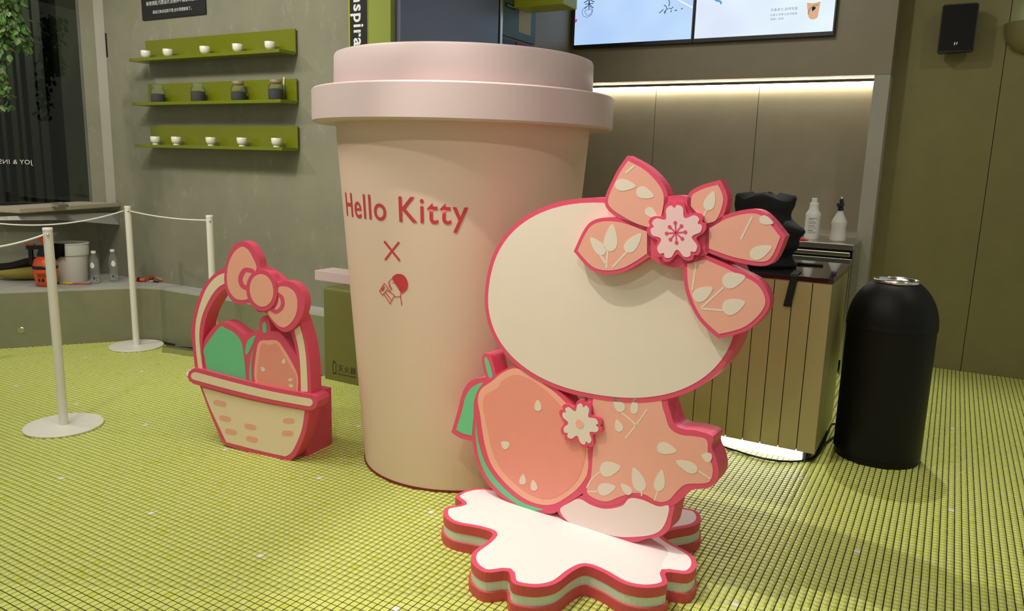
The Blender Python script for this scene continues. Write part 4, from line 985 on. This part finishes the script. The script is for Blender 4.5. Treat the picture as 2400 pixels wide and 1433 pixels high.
for a, b in zip(rings, rings[1:]):
    for i in range(20): bm.faces.new((a[i], a[i+1], b[i+1], b[i]))
bmesh.ops.remove_doubles(bm, verts=bm.verts[:], dist=1e-5)
build('bowl', bm, M_RWALL, sn, True, angle=50)
pl_ = bpy.data.lights.new('sconce_glow', 'POINT'); pl_.energy = .6; pl_.color = (.6, .92, 1); pl_.shadow_soft_size = .04
po = bpy.data.objects.new('sconce_glow', pl_); COL.objects.link(po); po.location = (.36, RW_Y-.07, 2.42)

# ================================================================== BENCH CLUTTER
BZ = .4085
def bpx(x, y): return on_z(x, y, BZ)
p = bpx(110, 671); p = p+Vector((p.x, p.y, 0)).normalized()*.025
ob = empty('orange_sprayer', (p.x, p.y, BZ), 'orange pressure spray bottle with black pump head on the bench', 'spray bottle')
build('tank', lathe([(0, 0), (.05, 0), (.062, .01), (.074, .06), (.080, .11), (.082, .135), (.068, .19), (.045, .215), (0, .215)], (p.x, p.y, BZ), 36), M_ORANGE, ob, True)
build('band', lathe([(.0805, .125), (.083, .127), (.0828, .145), (.0785, .150)], (p.x, p.y, BZ), 36), M_BPLAST, ob, True)
build('collar', lathe([(0, .205), (.042, .205), (.044, .225), (.03, .27), (.026, .285), (0, .285)], (p.x, p.y, BZ), 28), M_BPLAST, ob, True, angle=40)
hb = boxbm((-.115, -.018, .262), (.03, .018, .292), bevel=.008); hb = boxbm((-.105, -.012, .15), (-.075, .012, .27), hb, bevel=.008)
R_ = Matrix.Rotation(math.radians(35), 4, 'Z'); hb.transform(R_); hb.transform(Matrix.Translation((p.x, p.y, BZ))); build('grip', hb, M_BPLAST, ob)
hb = boxbm((-.118, -.014, .285), (-.06, .014, .302), bevel=.006); hb.transform(R_); hb.transform(Matrix.Translation((p.x, p.y, BZ))); build('trigger', hb, M_ORANGE, ob)
hb = lathe([(0, .285), (.010, .285), (.010, .32), (.03, .325), (.03, .345), (.024, .35), (0, .35)], (p.x, p.y, BZ), 24); build('pump_knob', hb, M_ORANGE, ob, True, angle=40)
vd = (CAM-p); vd.z = 0; va = math.atan2(vd.y, vd.x)
label_lines('label_print', p, .0795, BZ, [(.105, .004, -.5, .3), (.095, .003, -.5, .1), (.087, .003, -.5, .2), (.079, .003, -.5, .0), (.07, .003, -.5, .15), (.04, .02, -.45, -.33), (.04, .02, -.25, -.1)], ob, M_BPLAST, va, 1.5)
# white bucket with a dark cloth over its edge
p = bpx(171, 664); p = p+Vector((p.x, p.y, 0)).normalized()*.10
bu = empty('white_bucket', (p.x, p.y, BZ), 'translucent white plastic bucket holding a dark cloth on the bench', 'bucket')
build('wall', lathe([(0, 0), (.096, 0), (.10, .006), (.112, .20), (.122, .205), (.124, .28), (.121, .285), (.116, .28), (.106, .2), (.095, .01), (0, .008)], (p.x, p.y, BZ), 48), M_BUCKET, bu, True, angle=50)
build('rim', lathe([(.120, .282), (.127, .284), (.128, .29), (.122, .293), (.116, .288), (.120, .282)], (p.x, p.y, BZ), 48), M_WHITE, bu, True)
bm = bmesh.new(); rows = []
for i in range(9):
    an = va+.55+ (i-4)*.14; row = []
    for (r, z) in ((.095, .24), (.112, .294), (.131, .295), (.136, .26), (.138+.01*math.sin(i*1.7), .20), (.134+.012*math.sin(i*2.3+1), .17+.014*abs(i-4))):
        row.append(bm.verts.new((p.x+r*math.cos(an-1.4), p.y+r*math.sin(an-1.4), BZ+z)))
    rows.append(row)
for a, b in zip(rows, rows[1:]):
    for k in range(5): bm.faces.new((a[k], a[k+1], b[k+1], b[k]))
bmesh.ops.solidify(bm, geom=bm.faces[:], thickness=.002)
clo = build('dark_cloth', bm, M_FABRIC, None, True, loc=(p.x, p.y, BZ+.2)); tag(clo, 'dark grey cloth hanging over the rim of the white bucket', 'cloth')
# tool bag behind the sprayer
p = bpx(52, 655)
tb = empty('tool_bag', (p.x, p.y, BZ), 'yellow and black tool bag lying on the bench behind the orange sprayer', 'bag')
rtb = Matrix.Rotation(math.radians(50), 4, 'Z')
bm = bmesh.new(); bmesh.ops.create_icosphere(bm, subdivisions=4, radius=1)
for v in bm.verts:
    n_ = v.co; v.co = Vector((math.copysign(abs(n_.x)**.7, n_.x)*.24, n_.y*.10, max(0, .055+n_.z*.055)))
bm.transform(Matrix.Translation((p.x+.06, p.y+.06, BZ)) @ rtb); build('pouch', bm, mat('dull_yellow_canvas', srgb(168, 154, 66), .7, noise=.15, nscale=30), tb, True)
bm = bmesh.new(); bmesh.ops.create_icosphere(bm, subdivisions=4, radius=1)
for v in bm.verts:
    n_ = v.co; v.co = Vector((n_.x*.19-.06, n_.y*.085, .115+n_.z*.035+.02*math.sin(n_.x*3)))
bm.transform(Matrix.Translation((p.x+.04, p.y+.05, BZ)) @ rtb); build('flap', bm, M_FABRIC, tb, True)
# two drink bottles
for k, (px, py, lab) in enumerate(((224, 665, 'clear plastic water bottle with white cap next to the bucket'), (268, 660, 'clear plastic water bottle with white cap further from the bucket, beside the stanchion'))):
    p = bpx(px, py); p = p+Vector((p.x, p.y, 0)).normalized()*.03
    wbt = empty('water_bottle', (p.x, p.y, BZ), lab, 'bottle', 'water bottles on the bench')
    build('bottle', lathe([(0, .004), (.028, 0), (.032, .008), (.0315, .06), (.028, .085), (.0315, .11), (.031, .16), (.022, .195), (.0135, .212), (.0135, .222)], (p.x, p.y, BZ), 28), M_PET, wbt, True)
    build('cap', lathe([(0, .222), (.0165, .222), (.0165, .238), (.015, .24), (0, .24)], (p.x, p.y, BZ), 20), M_WHITE, wbt, True, angle=40)
    vd = (CAM-p); va2 = math.atan2(vd.y, vd.x)
    bm = bmesh.new(); seg = 8
    lo = [bm.verts.new((p.x+.0322*math.cos(va2-.9+.9*i/seg+.5*k), p.y+.0322*math.sin(va2-.9+.9*i/seg+.5*k), BZ+.125-.012*math.sin(math.pi*i/seg))) for i in range(seg+1)]
    hi = [bm.verts.new((p.x+.0318*math.cos(va2-.9+.9*i/seg+.5*k), p.y+.0318*math.sin(va2-.9+.9*i/seg+.5*k), BZ+.140+.02*math.sin(math.pi*i/seg))) for i in range(seg+1)]
    for i in range(seg): bm.faces.new((lo[i], lo[i+1], hi[i+1], hi[i]))
    build('label', bm, M_LABELW, wbt, True)
    label_lines('label_print', p, .0326, BZ, [(.03, .02, -.3, -.05), (.035, .006, .05, .3), (.02, .004, .1, .4)], wbt, M_NAVYB, va2, 1.2)
p = bpx(160, 667)
kn_ = empty('utility_knife', (p.x, p.y, BZ), 'small yellow utility knife on the bench in front of the bucket', 'knife')
build('handle', tube([(p.x-.055, p.y-.03, BZ+.008), (p.x, p.y, BZ+.009), (p.x+.03, p.y+.018, BZ+.008)], .008, 10, taper=[.8, 1, .8]), M_YELLOW, kn_, True)
build('tip', tube([(p.x-.055, p.y-.03, BZ+.008), (p.x-.07, p.y-.038, BZ+.007)], .005, 8), M_BPLAST, kn_, True)
p = bpx(188, 667)
rp = empty('red_pen', (p.x, p.y, BZ), 'thin red pen on the bench right of the utility knife', 'pen')
build('barrel', tube([(p.x-.05, p.y-.05, BZ+.0045), (p.x+.05, p.y+.045, BZ+.0045)], .004, 8), M_REDPL, rp, True)
build('tip', tube([(p.x+.05, p.y+.045, BZ+.0045), (p.x+.058, p.y+.053, BZ+.0045)], .0022, 8), M_BPLAST, rp, True)
p = bpx(332, 661)
sd = empty('screwdriver', (p.x, p.y, BZ), 'orange and black handled screwdriver on the bench right of the stanchion', 'tool')
build('handle', tube([(p.x-.07, p.y-.02, BZ+.016), (p.x-.04, p.y-.01, BZ+.016), (p.x, p.y, BZ+.016), (p.x+.03, p.y+.01, BZ+.016)], .015, 12, taper=[.8, 1, .9, 1]), M_ORANGE, sd, True)
build('grip_band', tube([(p.x-.03, p.y-.0075, BZ+.016), (p.x-.01, p.y-.0025, BZ+.016)], .0165, 12), M_BPLAST, sd, True, angle=40)
build('shaft', tube([(p.x+.03, p.y+.01, BZ+.014), (p.x+.10, p.y+.03, BZ+.012)], .004, 8), M_STEEL, sd, True)
p = bpx(358, 660)
hm = empty('wooden_scraper', (p.x, p.y, BZ), 'wooden handled tool with red fitting lying against the wall on the bench', 'tool')
build('handle', tube([(p.x-.09, p.y+.05, BZ+.05), (p.x, p.y+.03, BZ+.03), (p.x+.09, p.y+.02, BZ+.016)], .013, 10, taper=[.7, 1, 1]), M_WOOD, hm, True)
build('fitting', tube([(p.x-.06, p.y+.01, BZ+.012), (p.x-.01, p.y+.02, BZ+.028)], .012, 10), M_REDPL, hm, True, angle=40)
build('blade', boxbm((p.x+.02, p.y-.02, BZ+.0005), (p.x+.08, p.y+.0, BZ+.008), bevel=.002), M_BPLAST, hm)
# metal strips on the floor by the ledge
for k, (x0, y0, x1, y1, z, w, h_, lab) in enumerate(((380, 826, 520, 848, 0, .05, .04, 'long grey metal floor channel lying along the bench foot'), (410, 811, 520, 822, .042, .02, .006, 'bright aluminium strip lying on the metal floor channel'), )):
    A, B = on_z(x0, y0, z), on_z(x1, y1, z); d = (B-A).normalized(); nn = Vector((-d.y, d.x, 0))
    bm = bmesh.new(); lo = [A, B, B+nn*w, A+nn*w]; vl = [bm.verts.new(v) for v in lo]; vh = [bm.verts.new(v+Vector((0, 0, h_))) for v in lo]
    bm.faces.new(vl[::-1]); bm.faces.new(vh)
    for i in range(4): bm.faces.new((vl[i], vl[(i+1) % 4], vh[(i+1) % 4], vh[i]))
    tag(build('metal_channel' if k == 0 else 'aluminium_strip', bm, M_STEEL, loc=tuple(A)), lab, 'metal strip')

# window ledge board, hanging white banner, folded phone holder
A, B = Vector((-5.307, 2.761, 0)), Vector((-5.575, 3.635, 0)); d = (B-A).normalized(); nn = Vector((-d.y, d.x, 0))
wl = empty('window_ledge', (A.x, A.y, .93), 'beige wooden ledge board projecting below the dark window', 'ledge')
def board(p4, z0, z1, bev):
    bm = bmesh.new(); vl = [bm.verts.new((q.x, q.y, z0)) for q in p4]; vh = [bm.verts.new((q.x, q.y, z1)) for q in p4]
    bm.faces.new(vl[::-1]); bm.faces.new(vh)
    for i in range(4): bm.faces.new((vl[i], vl[(i+1) % 4], vh[(i+1) % 4], vh[i]))
    if bev: bmesh.ops.bevel(bm, geom=bm.edges[:], offset=bev, segments=2, affect='EDGES')
    return bm
M_LEDGE = mat('beige_ledge_laminate', srgb(172, 164, 142), .5, noise=.05)
build('board', board([A, B, B+nn*.33, A+nn*.31], .956, .986, .004), M_LEDGE, wl)
bm = bmesh.new(); seg = 16; lo, hi = [], []
pb = Plane(B+nn*.03, (d.x, d.y))
for i in range(seg+1):
    x = 278-278*i/seg*1.15; yt = 498+(.036*(278-x)); yb = 527-12*min(1, (278-x)/140)+.006*(278-x)
    a, z = pb.px(x, yt); a2, z2 = pb.px(x, yb)
    wv = .008*math.sin(i*.8); hi.append(bm.verts.new(pb.at(a, z, wv*.3))); lo.append(bm.verts.new(pb.at(a2, z2, .006+wv)))
for i in range(seg): bm.faces.new((lo[i], lo[i+1], hi[i+1], hi[i]))
bmesh.ops.solidify(bm, geom=bm.faces[:], thickness=.0015)
M_BANNER = mat('white_banner', srgb(206, 206, 200), .7, noise=.03)
tag(build('paper_banner', bm, M_BANNER, None, True, loc=(-5.5, 3.4, .9)), 'white paper banner strip hanging under the window ledge board', 'banner')
p = on_z(150, 486, .986)
tag(build('card_stand', boxbm((-.05, -.03, 0), (.05, .03, .02), bevel=.004, rot=Matrix.Rotation(.3, 4, 'X')), M_STEEL, loc=None), None)
cs = bpy.data.objects['card_stand']; cs.location = (p.x-.05, p.y, .990); cs.rotation_euler = (0, 0, 1.9); tag(cs, 'small grey card stand lying on the window ledge board', 'stand')

# ================================================================== HANGING IVY AT THE WINDOW
vp = Plane((-5.25, 2.95, 0), (.6, .8))
iv = empty('hanging_ivy', vp.at(*vp.px(10, 60)), 'green hanging ivy with small leaves at the upper left in front of the window', 'plant')
rs = random.Random(11)
bm = bmesh.new()
Lf = [(0, 0, 0), (.012, .010, .003), (.018, .026, .002), (.010, .042, -.002), (0, .052, -.008), (-.010, .042, -.002), (-.018, .026, .002), (-.012, .010, .003)]
vsf = [bm.verts.new(v) for v in Lf]; cmid = bm.verts.new((0, .026, -.004))
for i in range(8): bm.faces.new((vsf[i], vsf[(i+1) % 8], cmid))
mel = bpy.data.meshes.new('leaf'); bm.to_mesh(mel); bm.free(); mel.materials.append(M_LEAF)
mel2 = mel.copy(); mel2.materials.clear(); mel2.materials.append(M_LEAF2)
ivw = parent_world(iv).inverted()
def leafobj(pos, green):
    o = bpy.data.objects.new('leaf', mel if green else mel2); link(o, iv)
    o.location = ivw @ pos; o.rotation_euler = (rs.uniform(-2.6, -.6), rs.uniform(-.7, .7), rs.uniform(0, 6.3)); s_ = rs.uniform(.55, 1.15); o.scale = (s_, s_, s_)
vines = [[(30, -60), (28, 0), (34, 45), (45, 80), (52, 100)], [(12, -60), (10, 20), (14, 70), (12, 130), (8, 190), (4, 240)], [(45, -60), (44, -10), (30, 30), (40, 70), (26, 95)], [(-5, -60), (0, 40), (6, 110), (2, 170), (8, 215)], [(20, -50), (20, 20), (26, 60), (36, 90)]]
for k, vv in enumerate(vines):
    c = crom(vv, 6, False); pts = [vp.at(*vp.px(x, y), rs.uniform(-.05, .05)+.04*k) for x, y in c]
    build('stem', tube(pts, .0028, 6), M_STEM, iv, True)
    for i, q in enumerate(pts):
        dens = 6 if k in (0, 2, 4) else 4
        for _ in range(dens): leafobj(q+Vector((rs.uniform(-.05, .05), rs.uniform(-.05, .05), rs.uniform(-.05, .03))), rs.random() < .62)
